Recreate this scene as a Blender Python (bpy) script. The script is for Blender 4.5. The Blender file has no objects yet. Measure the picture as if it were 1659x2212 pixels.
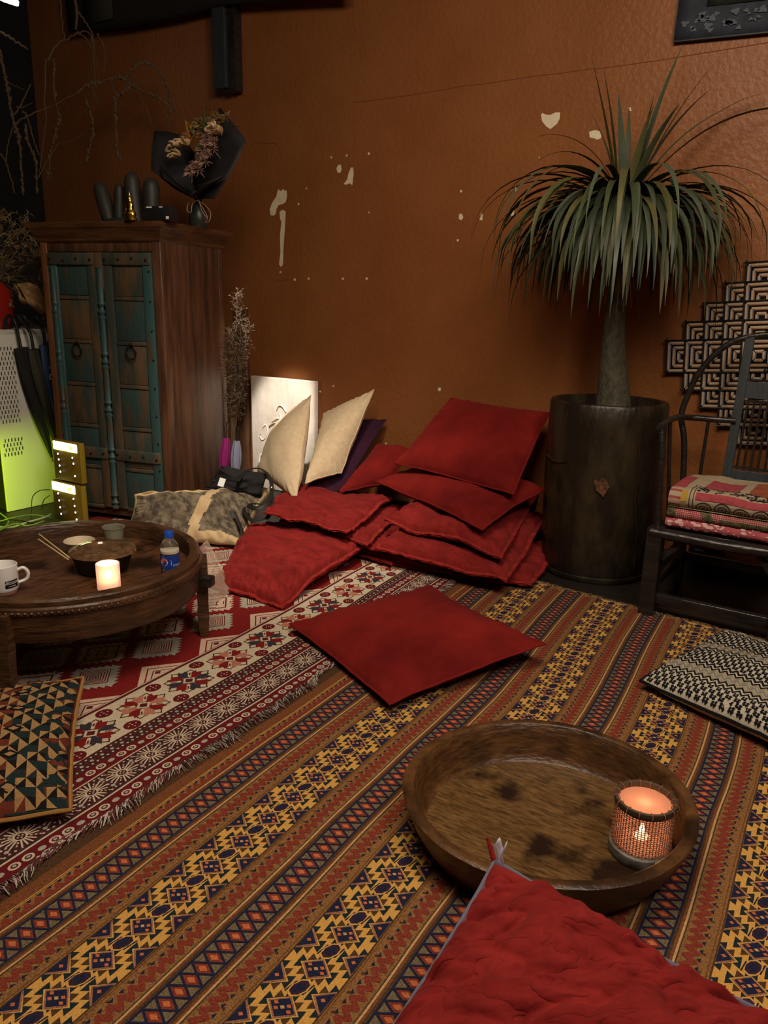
import bpy, bmesh, math, random
import numpy as np
from mathutils import Vector, Matrix, noise
random.seed(7)
PI = math.pi
scene = bpy.context.scene
col = scene.collection

# ------------------------------------------------------------------ camera
FOC, CX, CY = 1700.0, 829.5, 1106.0            # focal length in pixels of a 1659 x 2212 frame
yaw, pitch, roll = math.radians(34), math.radians(15.1), math.radians(1.2)
C0 = Vector((0, 0, 1.35))
FWD = Vector((-math.sin(yaw)*math.cos(pitch), math.cos(yaw)*math.cos(pitch), -math.sin(pitch)))
r0 = Vector((math.cos(yaw), math.sin(yaw), 0)); u0 = r0.cross(FWD)
RGT = r0*math.cos(roll)+u0*math.sin(roll); UPV = -r0*math.sin(roll)+u0*math.cos(roll)
cam = bpy.data.cameras.new('camera'); camo = bpy.data.objects.new('camera', cam); col.objects.link(camo)
cam.sensor_fit = 'VERTICAL'; cam.sensor_height = 24; cam.lens = 24*FOC/2212; cam.clip_start = 0.02
M = Matrix((RGT, UPV, -FWD)).transposed().to_4x4(); M.translation = C0
camo.matrix_world = M
scene.camera = camo
def ray(x, y): return (FWD*FOC+RGT*(x-CX)-UPV*(y-CY)).normalized()
def F(x, y, h=0.0):                              # measured point on the horizontal plane z = h
    d = ray(x, y); return C0+d*((h-C0.z)/d.z)
def W(x, y, Y):                                  # measured point on the vertical plane y = Y
    d = ray(x, y); return C0+d*((Y-C0.y)/d.y)
def WX(x, y, X):                                 # measured point on the vertical plane x = X
    d = ray(x, y); return C0+d*((X-C0.x)/d.x)

# ------------------------------------------------------------------ world, lamps, exposure
world = bpy.data.worlds.new('world'); scene.world = world; world.use_nodes = True
world.node_tree.nodes['Background'].inputs[0].default_value = (1.0, 0.8, 0.6, 1)
world.node_tree.nodes['Background'].inputs[1].default_value = 0.02
scene.view_settings.view_transform = 'Standard'; scene.view_settings.look = 'None'
scene.view_settings.gamma = 1; scene.view_settings.use_curve_mapping = False
scene.view_settings.exposure = 0.15
def lamp(kind, name, loc, target, energy, color, size=0.3, size_y=None, angle=None, blend=0.5):
    l = bpy.data.lights.new(name, kind); l.energy = energy; l.color = color
    if kind == 'AREA':
        l.size = size
        if size_y: l.shape = 'RECTANGLE'; l.size_y = size_y
    else: l.shadow_soft_size = size
    if kind == 'SPOT': l.spot_size = math.radians(angle); l.spot_blend = blend
    o = bpy.data.objects.new(name, l); col.objects.link(o); o.location = loc
    d = (Vector(target)-Vector(loc)).normalized()
    o.rotation_euler = d.to_track_quat('-Z', 'Y').to_euler()
    return o
lamp('AREA', 'ceiling_lamp_centre', (-0.9, 1.1, 3.3), (-1.3, 2.2, 0), 62, (1.0, 0.82, 0.62), 1.4)
lamp('AREA', 'ceiling_lamp_right', (0.9, 0.9, 3.2), (-0.8, 4, 1.3), 46, (1.0, 0.87, 0.76), 0.8)
lamp('SPOT', 'ceiling_spot_corner', (-1.6, 1.9, 3.3), (-2.95, 3.2, 0.2), 290, (1.0, 0.88, 0.72), 0.15, angle=44, blend=1.0)
lamp('SPOT', 'slab_spot', (-2.6, 2.5, 3.4), (-3.76, 4.16, 0.30), 850, (1.0, 0.94, 0.86), 0.03, angle=12, blend=0.5)
lamp('SPOT', 'green_floor_lamp', (-4.15, 1.75, 0.30), (-4.70, 2.70, 0.18), 60, (0.66, 1.0, 0.0), 0.03, angle=46, blend=0.9)

# ------------------------------------------------------------------ materials
MATS = {}
def mat(name, c, rough=0.7, c2=None, nscale=8, bump=0.0, bscale=60, bdist=0.01, sheen=0, metal=0, emit=None, estr=0,
        trans=0, ior=1.45, spec=0.5, stretch=(1, 1, 1), detail=4, coat=0, sss=0, wave=None, vor=None, uv=False, alpha=1, ramp=(0.35, 0.65), blot=None):
    m = bpy.data.materials.new(name); m.use_nodes = True; nt = m.node_tree; N = nt.nodes; L = nt.links
    b = N['Principled BSDF']
    b.inputs['Base Color'].default_value = (*c, 1); b.inputs['Roughness'].default_value = rough
    b.inputs['Metallic'].default_value = metal; b.inputs['IOR'].default_value = ior
    b.inputs['Specular IOR Level'].default_value = spec
    b.inputs['Transmission Weight'].default_value = trans; b.inputs['Coat Weight'].default_value = coat
    b.inputs['Alpha'].default_value = alpha
    if sheen:
        b.inputs['Sheen Weight'].default_value = sheen; b.inputs['Sheen Roughness'].default_value = 0.45
        b.inputs['Sheen Tint'].default_value = (*[min(1, x*1.6+0.08) for x in c], 1)
    if emit: b.inputs['Emission Color'].default_value = (*emit, 1); b.inputs['Emission Strength'].default_value = estr
    tc = N.new('ShaderNodeTexCoord'); mp = N.new('ShaderNodeMapping'); L.new(tc.outputs['UV' if uv else 'Object'], mp.inputs[0])
    mp.inputs['Scale'].default_value = stretch
    if c2:
        n = N.new('ShaderNodeTexNoise'); n.inputs['Scale'].default_value = nscale; n.inputs['Detail'].default_value = detail
        n.inputs['Roughness'].default_value = 0.6
        L.new(mp.outputs[0], n.inputs['Vector'])
        r = N.new('ShaderNodeValToRGB'); r.color_ramp.elements[0].position = ramp[0]; r.color_ramp.elements[1].position = ramp[1]
        r.color_ramp.elements[0].color = (*c, 1); r.color_ramp.elements[1].color = (*c2, 1)
        L.new(n.outputs[0], r.inputs[0]); L.new(r.outputs[0], b.inputs['Base Color'])
    if blot:                                         # stains: colour, scale, threshold low, high
        n = N.new('ShaderNodeTexNoise'); n.inputs['Scale'].default_value = blot[1]; n.inputs['Detail'].default_value = 5
        L.new(tc.outputs['UV' if uv else 'Object'], n.inputs['Vector'])
        r2 = N.new('ShaderNodeMapRange'); r2.inputs[1].default_value = blot[2]; r2.inputs[2].default_value = blot[3]
        L.new(n.outputs[0], r2.inputs[0]); mxb = N.new('ShaderNodeMixRGB'); mxb.inputs[2].default_value = (*blot[0], 1)
        L.new(r2.outputs[0], mxb.inputs[0])
        if c2: L.new(r.outputs[0], mxb.inputs[1])
        else: mxb.inputs[1].default_value = (*c, 1)
        L.new(mxb.outputs[0], b.inputs['Base Color'])
    if bump:
        n = N.new('ShaderNodeTexNoise'); n.inputs['Scale'].default_value = bscale; n.inputs['Detail'].default_value = 4
        L.new(mp.outputs[0], n.inputs['Vector'])
        h = n.outputs[0]
        if vor:
            v = N.new('ShaderNodeTexNoise'); v.inputs['Scale'].default_value = vor; v.inputs['Detail'].default_value = 2; v.inputs['Distortion'].default_value = 0.15
            L.new(mp.outputs[0], v.inputs['Vector'])
            s1 = N.new('ShaderNodeMath'); s1.operation = 'SUBTRACT'; s1.inputs[1].default_value = 0.5; L.new(v.outputs[0], s1.inputs[0])
            s2 = N.new('ShaderNodeMath'); s2.operation = 'ABSOLUTE'; L.new(s1.outputs[0], s2.inputs[0])
            ma = N.new('ShaderNodeMath'); ma.operation = 'POWER'; ma.inputs[1].default_value = 0.5; L.new(s2.outputs[0], ma.inputs[0])
            mb = N.new('ShaderNodeMath'); mb.operation = 'MULTIPLY_ADD'; mb.inputs[1].default_value = 0.15
            L.new(n.outputs[0], mb.inputs[0]); L.new(ma.outputs[0], mb.inputs[2]); h = mb.outputs[0]
        bp = N.new('ShaderNodeBump'); bp.inputs['Strength'].default_value = bump; bp.inputs['Distance'].default_value = bdist
        L.new(h, bp.inputs['Height']); L.new(bp.outputs[0], b.inputs['Normal'])
    MATS[name] = m
    return m
def fab(name, c, v=0.25, bump=0.5):                # woven wool: grainy colour, small relief
    return mat(name, tuple(x*(1-v) for x in c), 0.95, tuple(min(1, x*(1+v)) for x in c), nscale=230, bump=bump, bscale=420, bdist=0.004, spec=0.12, detail=2, ramp=(0.3, 0.7))

wall_m = mat('wall_paint', (0.245, 0.084, 0.023), 0.40, (0.29, 0.105, 0.032), nscale=1.6, bump=0.35, bscale=38, bdist=0.012, spec=0.4)
dark_wall_m = mat('dark_wall', (0.006, 0.006, 0.005), 0.8)
floor_m = mat('dark_floorboards', (0.012, 0.009, 0.007), 0.45, (0.025, 0.018, 0.012), nscale=6, stretch=(1, 12, 1), bump=0.3, bscale=20)
ceil_m = mat('ceiling_paint', (0.04, 0.03, 0.022), 0.9)
chip_m = mat('bare_plaster', (0.82, 0.72, 0.50), 0.9, (0.72, 0.60, 0.40), nscale=20)
red_vel = mat('crimson_velvet', (0.23, 0.013, 0.009), 0.85, (0.115, 0.005, 0.0045), nscale=2.6, detail=5, bump=0.25, bscale=260, bdist=0.003, sheen=0.35, spec=0.15)
red_vel2 = mat('crimson_velvet_piping', (0.19, 0.010, 0.008), 0.8, sheen=0.3, spec=0.15)
red_q = mat('red_quilted_cotton', (0.26, 0.020, 0.017), 0.9, (0.17, 0.011, 0.010), nscale=9, bump=0.75, bscale=60, bdist=0.016, sheen=0.3, spec=0.12, vor=13, uv=True, stretch=(0.75, 1.5, 1))
red_hem = mat('red_quilt_hem', (0.34, 0.03, 0.024), 0.9, (0.22, 0.014, 0.012), nscale=30, bump=0.5, bscale=90, bdist=0.006, sheen=0.2, spec=0.1)
cream_m = mat('cream_linen', (0.68, 0.53, 0.34), 0.9, (0.60, 0.45, 0.28), nscale=40, bump=0.35, bscale=260, bdist=0.004, sheen=0.15, spec=0.15)
purple_m = mat('dark_purple_cotton', (0.042, 0.010, 0.026), 0.9, (0.03, 0.008, 0.02), nscale=20, bump=0.2, bscale=200, sheen=0.1, spec=0.2)
wood_d = mat('aged_brown_wood', (0.055, 0.022, 0.009), 0.38, (0.12, 0.052, 0.02), nscale=5, stretch=(1, 1, 6), bump=0.5, bscale=26, bdist=0.008)
wood_t = mat('worn_table_wood', (0.035, 0.016, 0.008), 0.38, (0.11, 0.050, 0.020), nscale=9, stretch=(1, 1, 5), detail=10, bump=0.5, bscale=20, bdist=0.01)
wood_tt = mat('worn_tabletop_wood', (0.05, 0.022, 0.010), 0.3, (0.15, 0.065, 0.028), nscale=12, detail=10, blot=((0.02, 0.009, 0.005), 5, .5, .62), stretch=(6, 1.2, 1), bump=0.4, bscale=16, bdist=0.008)
wood_b = mat('carved_bowl_wood', (0.05, 0.022, 0.008), 0.36, (0.14, 0.062, 0.020), nscale=16, stretch=(1.2, 1.2, 4), bump=0.45, bscale=30, bdist=0.008, detail=10, blot=((0.022, 0.010, 0.004), 5, .5, .68))
wood_bi = mat('bowl_floor_wood', (0.055, 0.027, 0.008), 0.32, (0.19, 0.10, 0.034), nscale=26, stretch=(1, 5.5, 1), blot=((0.018, 0.008, 0.004), 6.5, .54, .64), bump=0.35, bscale=24, bdist=0.006, detail=10)
teal_w = mat('worn_teal_paint', (0.028, 0.058, 0.052), 0.55, (0.075, 0.050, 0.024), nscale=7, stretch=(1.6, 1.6, 0.5), bump=0.5, bscale=30, bdist=0.008, detail=10, ramp=(0.52, 0.66))
teal_b = mat('brighter_teal_paint', (0.036, 0.085, 0.085), 0.5, (0.07, 0.055, 0.035), nscale=11, stretch=(1, 1, 0.5), bump=0.5, bscale=40, bdist=0.006, detail=10, ramp=(0.5, 0.66))
olive_w = mat('rubbed_olive_paint', (0.035, 0.048, 0.038), 0.6, (0.11, 0.065, 0.03), nscale=9, stretch=(1.3, 1.3, 0.35), bump=0.5, bscale=34, bdist=0.006, detail=10, ramp=(0.42, 0.6))
cab_w = mat('cabinet_side_wood', (0.042, 0.019, 0.010), 0.42, (0.135, 0.058, 0.027), nscale=5, stretch=(4, 4, 0.5), bump=0.35, bscale=30, bdist=0.006, detail=8)
orange_w = mat('raw_orange_wood', (0.20, 0.075, 0.022), 0.5, (0.13, 0.045, 0.014), nscale=9, stretch=(3, 3, 0.6), bump=0.2)
iron_m = mat('dark_iron', (0.03, 0.018, 0.012), 0.5, metal=0.6)
black_w = mat('black_lacquered_wood', (0.010, 0.009, 0.008), 0.28, (0.022, 0.018, 0.015), nscale=12, stretch=(1, 1, 4), bump=0.2, bscale=30, spec=0.6)
bluegrey_w = mat('faded_blue_black_wood', (0.022, 0.028, 0.030), 0.5, (0.035, 0.042, 0.045), nscale=20, stretch=(6, 1, 1), bump=0.3, bscale=60, bdist=0.003)
pot_m = mat('charred_trunk_wood', (0.014, 0.010, 0.006), 0.38, (0.050, 0.036, 0.017), nscale=4, stretch=(2.2, 2.2, 0.8), bump=0.55, bscale=14, bdist=0.012, detail=8, ramp=(0.45, 0.75))
pot_in = mat('trunk_pot_inside', (0.028, 0.018, 0.008), 0.8, bump=0.3)
soil_m = mat('potting_soil', (0.012, 0.008, 0.005), 1, bump=0.8, bscale=60)
bark_m = mat('palm_bark', (0.085, 0.078, 0.045), 0.85, (0.04, 0.034, 0.02), nscale=40, bump=0.9, bscale=70, bdist=0.01, stretch=(1, 1, 0.6))
leaf_ms = [mat('palm_leaf_green', (0.058, 0.070, 0.030), 0.48, (0.040, 0.050, 0.020), nscale=6, spec=0.35),
           mat('palm_leaf_grey_green', (0.082, 0.102, 0.062), 0.45, (0.058, 0.074, 0.042), nscale=6, spec=0.35),
           mat('palm_leaf_olive', (0.11, 0.10, 0.035), 0.5, (0.07, 0.07, 0.025), nscale=6, spec=0.3),
           mat('palm_leaf_dark', (0.020, 0.028, 0.016), 0.5, spec=0.35)]
dead_m = mat('dead_palm_leaf', (0.20, 0.10, 0.045), 0.8)
white_c = mat('white_ceramic', (0.82, 0.80, 0.76), 0.18)
clay_m = mat('bare_clay_foot', (0.40, 0.20, 0.12), 0.7)
blk_m = mat('matte_black_plastic', (0.010, 0.010, 0.011), 0.45)
blk_fab = mat('black_cloth', (0.012, 0.011, 0.011), 0.9, bump=0.3, bscale=200, sheen=0.1)
blk_paper = mat('black_wrapping_paper', (0.018, 0.015, 0.016), 0.6, (0.024, 0.021, 0.022), nscale=3)
white_t = mat('white_print', (0.8, 0.8, 0.78), 0.6)
gold_m = mat('gilded_metal', (0.75, 0.48, 0.10), 0.28, metal=1.0, bump=0.5, bscale=60, bdist=0.01)
dry_m = mat('dried_twig', (0.14, 0.085, 0.04), 0.85, (0.09, 0.055, 0.028), nscale=20)
dry_p = mat('pale_dried_leaves', (0.13, 0.095, 0.062), 0.85, (0.08, 0.055, 0.036), nscale=20)
dry_y = mat('dried_straw_flower', (0.30, 0.21, 0.09), 0.85, (0.17, 0.12, 0.05), nscale=20)
dry_leaf = mat('dried_brown_leaf', (0.33, 0.19, 0.075), 0.8, (0.24, 0.13, 0.05), nscale=12)
red_glaze = mat('red_glazed_ceramic', (0.26, 0.014, 0.009), 0.15, coat=0.4)
peg_m = mat('white_perforated_metal', (0.62, 0.60, 0.52), 0.5)
hole_m = mat('slot_shadow', (0.03, 0.03, 0.02), 0.9)
canvas_m = mat('cream_canvas', (0.58, 0.42, 0.23), 0.9, (0.50, 0.35, 0.18), nscale=14, bump=0.4, bscale=180, bdist=0.004)
print_m = mat('grey_printed_canvas', (0.055, 0.042, 0.028), 0.9, (0.22, 0.17, 0.11), nscale=22, bump=0.5, bscale=90, bdist=0.005, detail=10, ramp=(0.40, 0.62), stretch=(1, 1.6, 1))
olive_m = mat('dark_olive_lining', (0.035, 0.03, 0.014), 0.8)
grey_m = mat('grey_mesh_fabric', (0.16, 0.14, 0.13), 0.9)
stone_w = mat('pale_carved_stone', (0.80, 0.70, 0.58), 0.8, (0.62, 0.52, 0.42), nscale=7, stretch=(1, 1, 0.6), bump=0.4, bscale=22, bdist=0.008, detail=8)
concrete_m = mat('waxy_concrete', (0.22, 0.20, 0.17), 0.6, (0.10, 0.09, 0.07), nscale=22, bump=0.4, bscale=40)
rattan_m = mat('woven_rattan', (0.30, 0.13, 0.07), 0.7, bump=0.2)
ring_m = mat('dark_rattan_ring', (0.07, 0.042, 0.02), 0.7)
wax_m = mat('candle_wax', (0.85, 0.75, 0.62), 0.5)

# ------------------------------------------------------------------ mesh helpers
class MB:
    def __init__(s): s.v = []; s.f = []; s.m = []; s.uv = None
    def add(s, vs, fs, mi=0):
        o = len(s.v); s.v += [Vector(p) for p in vs]; s.f += [tuple(i+o for i in f) for f in fs]; s.m += [mi]*len(fs); return s
    def box(s, c, size, rot=None, mi=0, bev=0.0):
        c = Vector(c); R = rot or Matrix.Identity(3)
        if bev > 0:
            b = bmesh.new(); bmesh.ops.create_cube(b, size=1)
            for v in b.verts: v.co = Vector((v.co.x*size[0], v.co.y*size[1], v.co.z*size[2]))
            bmesh.ops.bevel(b, geom=b.edges[:], offset=bev, segments=2, affect='EDGES', profile=0.5)
            b.verts.index_update()
            s.add([c+R@v.co for v in b.verts], [tuple(v.index for v in f.verts) for f in b.faces], mi); b.free(); return s
        h = [x/2 for x in size]
        vs = [c+R@Vector((x*h[0], y*h[1], z*h[2])) for x in (-1, 1) for y in (-1, 1) for z in (-1, 1)]
        return s.add(vs, [(0, 1, 3, 2), (4, 6, 7, 5), (0, 4, 5, 1), (2, 3, 7, 6), (0, 2, 6, 4), (1, 5, 7, 3)], mi)
    def bar(s, a, b, w, h, mi=0, bev=0.0, up=Vector((0, 0, 1))):
        a = Vector(a); b = Vector(b); d = b-a; x = d.normalized()
        if abs(x.dot(up)) > 0.98: up = Vector((0, 1, 0))
        y = up.cross(x).normalized(); z = x.cross(y)
        return s.box((a+b)/2, (d.length, w, h), Matrix((x, y, z)).transposed(), mi, bev)
    def tube(s, pts, r, seg=8, mi=0, caps=True, flat=1.0, closed=False):
        pts = [Vector(p) for p in pts]; n = len(pts)
        rr = r if isinstance(r, (list, tuple)) else [r]*n
        vs = []; up = None
        for i, p in enumerate(pts):
            if closed: t = (pts[(i+1) % n]-pts[i-1]).normalized()
            else: t = (pts[min(i+1, n-1)]-pts[max(i-1, 0)]).normalized()
            if up is None: up = Vector((0, 0, 1)) if abs(t.z) < 0.9 else Vector((0, 1, 0))
            x = up.cross(t)
            if x.length < 1e-5: x = Vector((1, 0, 0)).cross(t)
            x.normalize(); y = t.cross(x); up = y
            for k in range(seg):
                a = 2*PI*k/seg; vs.append(p+x*math.cos(a)*rr[i]+y*math.sin(a)*rr[i]*flat)
        fs = []
        for i in range(n if closed else n-1):
            j = (i+1) % n
            for k in range(seg):
                l = (k+1) % seg; fs.append((i*seg+k, i*seg+l, j*seg+l, j*seg+k))
        if caps and not closed: fs += [tuple(range(seg))[::-1], tuple((n-1)*seg+k for k in range(seg))]
        return s.add(vs, fs, mi)
    def lathe(s, c, prof, seg=32, mi=0, ax=None, sx=1, sy=1, closed=False, wob=None):
        c = Vector(c); R = ax or Matrix.Identity(3); vs = []
        for r, z in prof:
            for k in range(seg):
                a = 2*PI*k/seg; w = wob(a, z) if wob else 1
                vs.append(c+R@Vector((r*w*math.cos(a)*sx, r*w*math.sin(a)*sy, z)))
        fs = []; n = len(prof)
        for i in range(n if closed else n-1):
            j = (i+1) % n
            for k in range(seg):
                l = (k+1) % seg; fs.append((i*seg+k, i*seg+l, j*seg+l, j*seg+k))
        if not closed:
            if prof[0][0] > 0: fs.append(tuple(range(seg))[::-1])
            if prof[-1][0] > 0: fs.append(tuple((n-1)*seg+k for k in range(seg)))
        return s.add(vs, fs, mi)
    def ball(s, c, r, seg=10, rings=6, mi=0, scale=(1, 1, 1), rot=None):
        pr = [(max(1e-4, math.sin(PI*i/rings))*r, -math.cos(PI*i/rings)*r) for i in range(rings+1)]
        R = (rot or Matrix.Identity(3)) @ Matrix.Diagonal(scale)
        return s.lathe(c, pr, seg, mi, R)
    def grid(s, P, mi=0):
        nu = len(P); nv = len(P[0]); vs = [p for row in P for p in row]
        fs = [(i*nv+j, i*nv+j+1, (i+1)*nv+j+1, (i+1)*nv+j) for i in range(nu-1) for j in range(nv-1)]
        return s.add(vs, fs, mi)
    def build(s, name, mats, parent=None, smooth=True, uv=None, solid=0, ang=45):
        if not isinstance(mats, (list, tuple)): mats = [mats]
        me = bpy.data.meshes.new(name)
        base = Vector((0, 0, 0))
        if parent is not None:
            q = parent
            while q is not None: base += q.location; q = q.parent
        else:
            xs = [v.x for v in s.v]; ys = [v.y for v in s.v]; zs = [v.z for v in s.v]
            base = Vector(((min(xs)+max(xs))/2, (min(ys)+max(ys))/2, min(zs)))
        me.from_pydata([v-base for v in s.v], [], s.f)
        for m in mats: me.materials.append(m)
        me.polygons.foreach_set('material_index', s.m)
        if uv:
            l = me.uv_layers.new(name='UVMap'); vi = np.empty(len(me.loops), 'i'); me.loops.foreach_get('vertex_index', vi)
            l.data.foreach_set('uv', np.array(uv, 'f')[vi].ravel())
        if smooth:
            me.polygons.foreach_set('use_smooth', [True]*len(me.polygons))
            me.update()
            if ang: me.set_sharp_from_angle(angle=math.radians(ang))
        me.update()
        o = bpy.data.objects.new(name, me); col.objects.link(o)
        if parent is not None: o.parent = parent
        else: o.location = base
        if solid:
            md = o.modifiers.new('thickness', 'SOLIDIFY'); md.thickness = solid; md.offset = 0
        return o
def tag(o, label=None, cat=None, group=None, kind=None):
    if label: o['label'] = label
    if cat: o['category'] = cat
    if group: o['group'] = group
    if kind: o['kind'] = kind
    return o
def thing(name, label, cat, loc, group=None):
    o = bpy.data.objects.new(name, None); o.empty_display_size = 0.05; col.objects.link(o); o.location = loc
    return tag(o, label, cat, group)
def struct(o): o['kind'] = 'structure'; return o
def nz(x, y, z=0.0): return noise.noise(Vector((x, y, z)))
def spline(pts, n=8):
    pts = [Vector(p) for p in pts]; out = []
    for i in range(len(pts)-1):
        p0 = pts[max(i-1, 0)]; p1 = pts[i]; p2 = pts[i+1]; p3 = pts[min(i+2, len(pts)-1)]
        for k in range(n):
            t = k/n; out.append(0.5*((2*p1)+(p2-p0)*t+(2*p0-5*p1+4*p2-p3)*t*t+(-p0+3*p1-3*p2+p3)*t**3))
    out.append(pts[-1]); return out

# ------------------------------------------------------------------ the room shell
YW = 4.22; XL = -6.36; XR = 2.2; YB = -2.2; ZC = 3.75
struct(MB().box(((XL+XR)/2, (YB+YW)/2, -0.05), (XR-XL+0.4, YW-YB+0.4, 0.1)).build('floor', floor_m, smooth=False))
struct(MB().box(((XL+XR)/2, (YB+YW)/2, ZC+0.05), (XR-XL+0.4, YW-YB+0.4, 0.1)).build('ceiling', ceil_m, smooth=False))
wall_back = struct(MB().box(((XL+XR)/2, YW+0.05, ZC/2), (XR-XL+0.4, 0.1, ZC)).build('wall_back', wall_m, smooth=False))
struct(MB().box((XL-0.05, (YB+YW)/2, ZC/2), (0.1, YW-YB, ZC)).build('wall_left', dark_wall_m, smooth=False))
struct(MB().box((XR+0.05, (YB+YW)/2, ZC/2), (0.1, YW-YB, ZC)).build('wall_right', wall_m, smooth=False))
struct(MB().box(((XL+XR)/2, YB-0.05, ZC/2), (XR-XL+0.4, 0.1, ZC)).build('wall_front', wall_m, smooth=False))
struct(MB().box(((XL+XR)/2, YW-0.012, 0.04), (XR-XL, 0.024, 0.08), bev=0.004).build('baseboard_back', mat('dark_baseboard', (0.012, 0.009, 0.007), 0.4), smooth=False))
# peeled patches of paint and the seams of the wall panels
def wpoly(mb, pts, off=0.0015, mi=0):
    P = [W(x, y, YW) for x, y in pts]
    n = len(P); f = [p+Vector((0, -off, 0)) for p in P]; b = [p+Vector((0, 0.002, 0)) for p in P]
    mb.add(f+b, [tuple(range(n))]+[(i, (i+1) % n, n+(i+1) % n, n+i) for i in range(n)], mi)
chips = [[(601, 409), (607, 413), (612, 408), (614, 412), (619, 411), (620, 424), (617, 437), (611, 441), (602, 443), (597, 452), (596, 461), (592, 466), (585, 465), (583, 452), (588, 438), (597, 425)],
 [(604, 458), (611, 453), (617, 457), (616, 480), (614, 510), (612, 540), (611, 572), (607, 577), (603, 571), (606, 545), (605, 510), (608, 480), (605, 470)],
 [(758, 362), (763, 362), (764, 375), (761, 400), (756, 396), (748, 399), (742, 398), (750, 388), (753, 375)],
 [(730, 357), (736, 355), (738, 366), (735, 374), (729, 372), (727, 364)],
 [(1169, 248), (1172, 244), (1180, 248), (1190, 248), (1200, 243), (1210, 243), (1209, 257), (1203, 268), (1189, 279), (1180, 273), (1171, 262)],
 [(1273, 285), (1285, 281), (1299, 284), (1299, 298), (1291, 302), (1283, 299), (1274, 297)],
 [(992, 462), (998, 462), (1001, 470), (997, 476), (991, 473)], [(1039, 461), (1043, 461), (1042, 476), (1036, 475)],
 [(1105, 450), (1111, 452), (1110, 465), (1104, 467)], [(675, 825), (684, 824), (686, 829), (680, 831)], [(1113, 405), (1118, 405), (1118, 413), (1113, 413)],
 [(1358, 232), (1363, 232), (1364, 240), (1358, 240)]]
for cpts in chips:
    m = MB(); wpoly(m, cpts); o = m.build('bare_patch', chip_m, wall_back, smooth=False)
for (x, y, r) in [(716, 340, 2.2), (749, 336, 2.2), (797, 332, 2.5), (645, 441, 2.2), (662, 407, 1.6), (797, 459, 1.6), (996, 413, 2.5), (989, 519, 2.4), (637, 604, 2.5), (667, 602, 2.2), (741, 602, 2.3), (792, 602, 2.8),
                  (606, 588, 2), (949, 841, 3.5), (720, 834, 1.8), (692, 846, 2), (834, 958, 1.6), (1165, 340, 1.5)]:
    m = MB(); k = 7; wpoly(m, [(x+r*math.cos(2*PI*i/k)*random.uniform(.7, 1.2), y+r*1.2*math.sin(2*PI*i/k)) for i in range(k)]); m.build('bare_patch', chip_m, wall_back, smooth=False)
seam_m = mat('wall_seam', (0.20, 0.065, 0.018), 0.5)
for pts in [[(764, 222), (830, 214), (893, 205), (960, 194), (1000, 187), (1045, 182), (1150, 166), (1220, 157), (1290, 148)], [(768, 205), (766, 300), (764, 360)], [(548, 308), (600, 311)], [(598, 606), (622, 605)], [(1290, 148), (1420, 130), (1659, 92)]]:
    m = MB(); m.tube([W(x, y+random.uniform(-1, 1), YW) for x, y in pts], 0.0022, 6); m.build('panel_seam', seam_m, wall_back)

# ------------------------------------------------------------------ rugs: woven motifs laid as fine geometry
TH = math.radians(3.2); cT, sT = math.cos(TH), math.sin(TH)
def wave(x, y):
    return 0.0028*(1+nz(x*1.6, y*1.3, 3.1))+0.0018*(1+nz(x*3.1, y*2.3, 9.2))
def warp(u, v):
    t = min(max((v-2.3)/1.3, 0), 1); u2 = u-0.055*t*t*(3-2*t)+0.006*nz(u*1.2, v*1.5, 5)+0.004*nz(u*2.5, v*4.0, 2)
    return u2
class Rug:
    def __init__(s, z0, clip=None): s.mb = MB(); s.z0 = z0; s.clip = clip; s.mats = []; s.mi = {}
    def mid(s, m):
        if m.name not in s.mi: s.mi[m.name] = len(s.mats); s.mats.append(m)
        return s.mi[m.name]
    def P(s, u, v, lay):
        if s.clip: u, v = s.clip(u, v)
        uu = warp(u, v); x = uu*cT-v*sT; y = uu*sT+v*cT
        return Vector((x, y, s.z0+wave(x, y)+0.00045*lay))
    def poly(s, pts, m, lay):
        s.mb.add([s.P(u, v, lay) for u, v in pts], [tuple(range(len(pts)))], s.mid(m))
    def band(s, u0, u1, v0, v1, m, lay, st=0.045, su=0.05):
        nv = max(1, int(math.ceil((v1-v0)/st))); nu = max(1, int(math.ceil((u1-u0)/su)))
        s.mb.grid([[s.P(u0+(u1-u0)*i/nu, v0+(v1-v0)*j/nv, lay) for j in range(nv+1)] for i in range(nu+1)][::-1], s.mid(m))
    def stroke(s, pts, w, m, lay, closed=False):
        n = len(pts)
        for i in range(n if closed else n-1):
            a = pts[i]; b = pts[(i+1) % n]; dx = b[0]-a[0]; dy = b[1]-a[1]; l = math.hypot(dx, dy)
            if l < 1e-6: continue
            nx, ny = -dy/l*w/2, dx/l*w/2; ex, ey = dx/l*w*0.35, dy/l*w*0.35
            s.poly([(a[0]+nx-ex, a[1]+ny-ey), (a[0]-nx-ex, a[1]-ny-ey), (b[0]-nx+ex, b[1]-ny+ey), (b[0]+nx+ex, b[1]+ny+ey)], m, lay)
    def disc(s, u, v, a, b, m, lay, k=10, rot=0):
        s.poly([(u+a*math.cos(2*PI*i/k+rot), v+b*math.sin(2*PI*i/k+rot)) for i in range(k)], m, lay)
    def dia(s, u, v, a, b, m, lay): s.poly([(u-a, v), (u, v-b), (u+a, v), (u, v+b)], m, lay)

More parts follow.
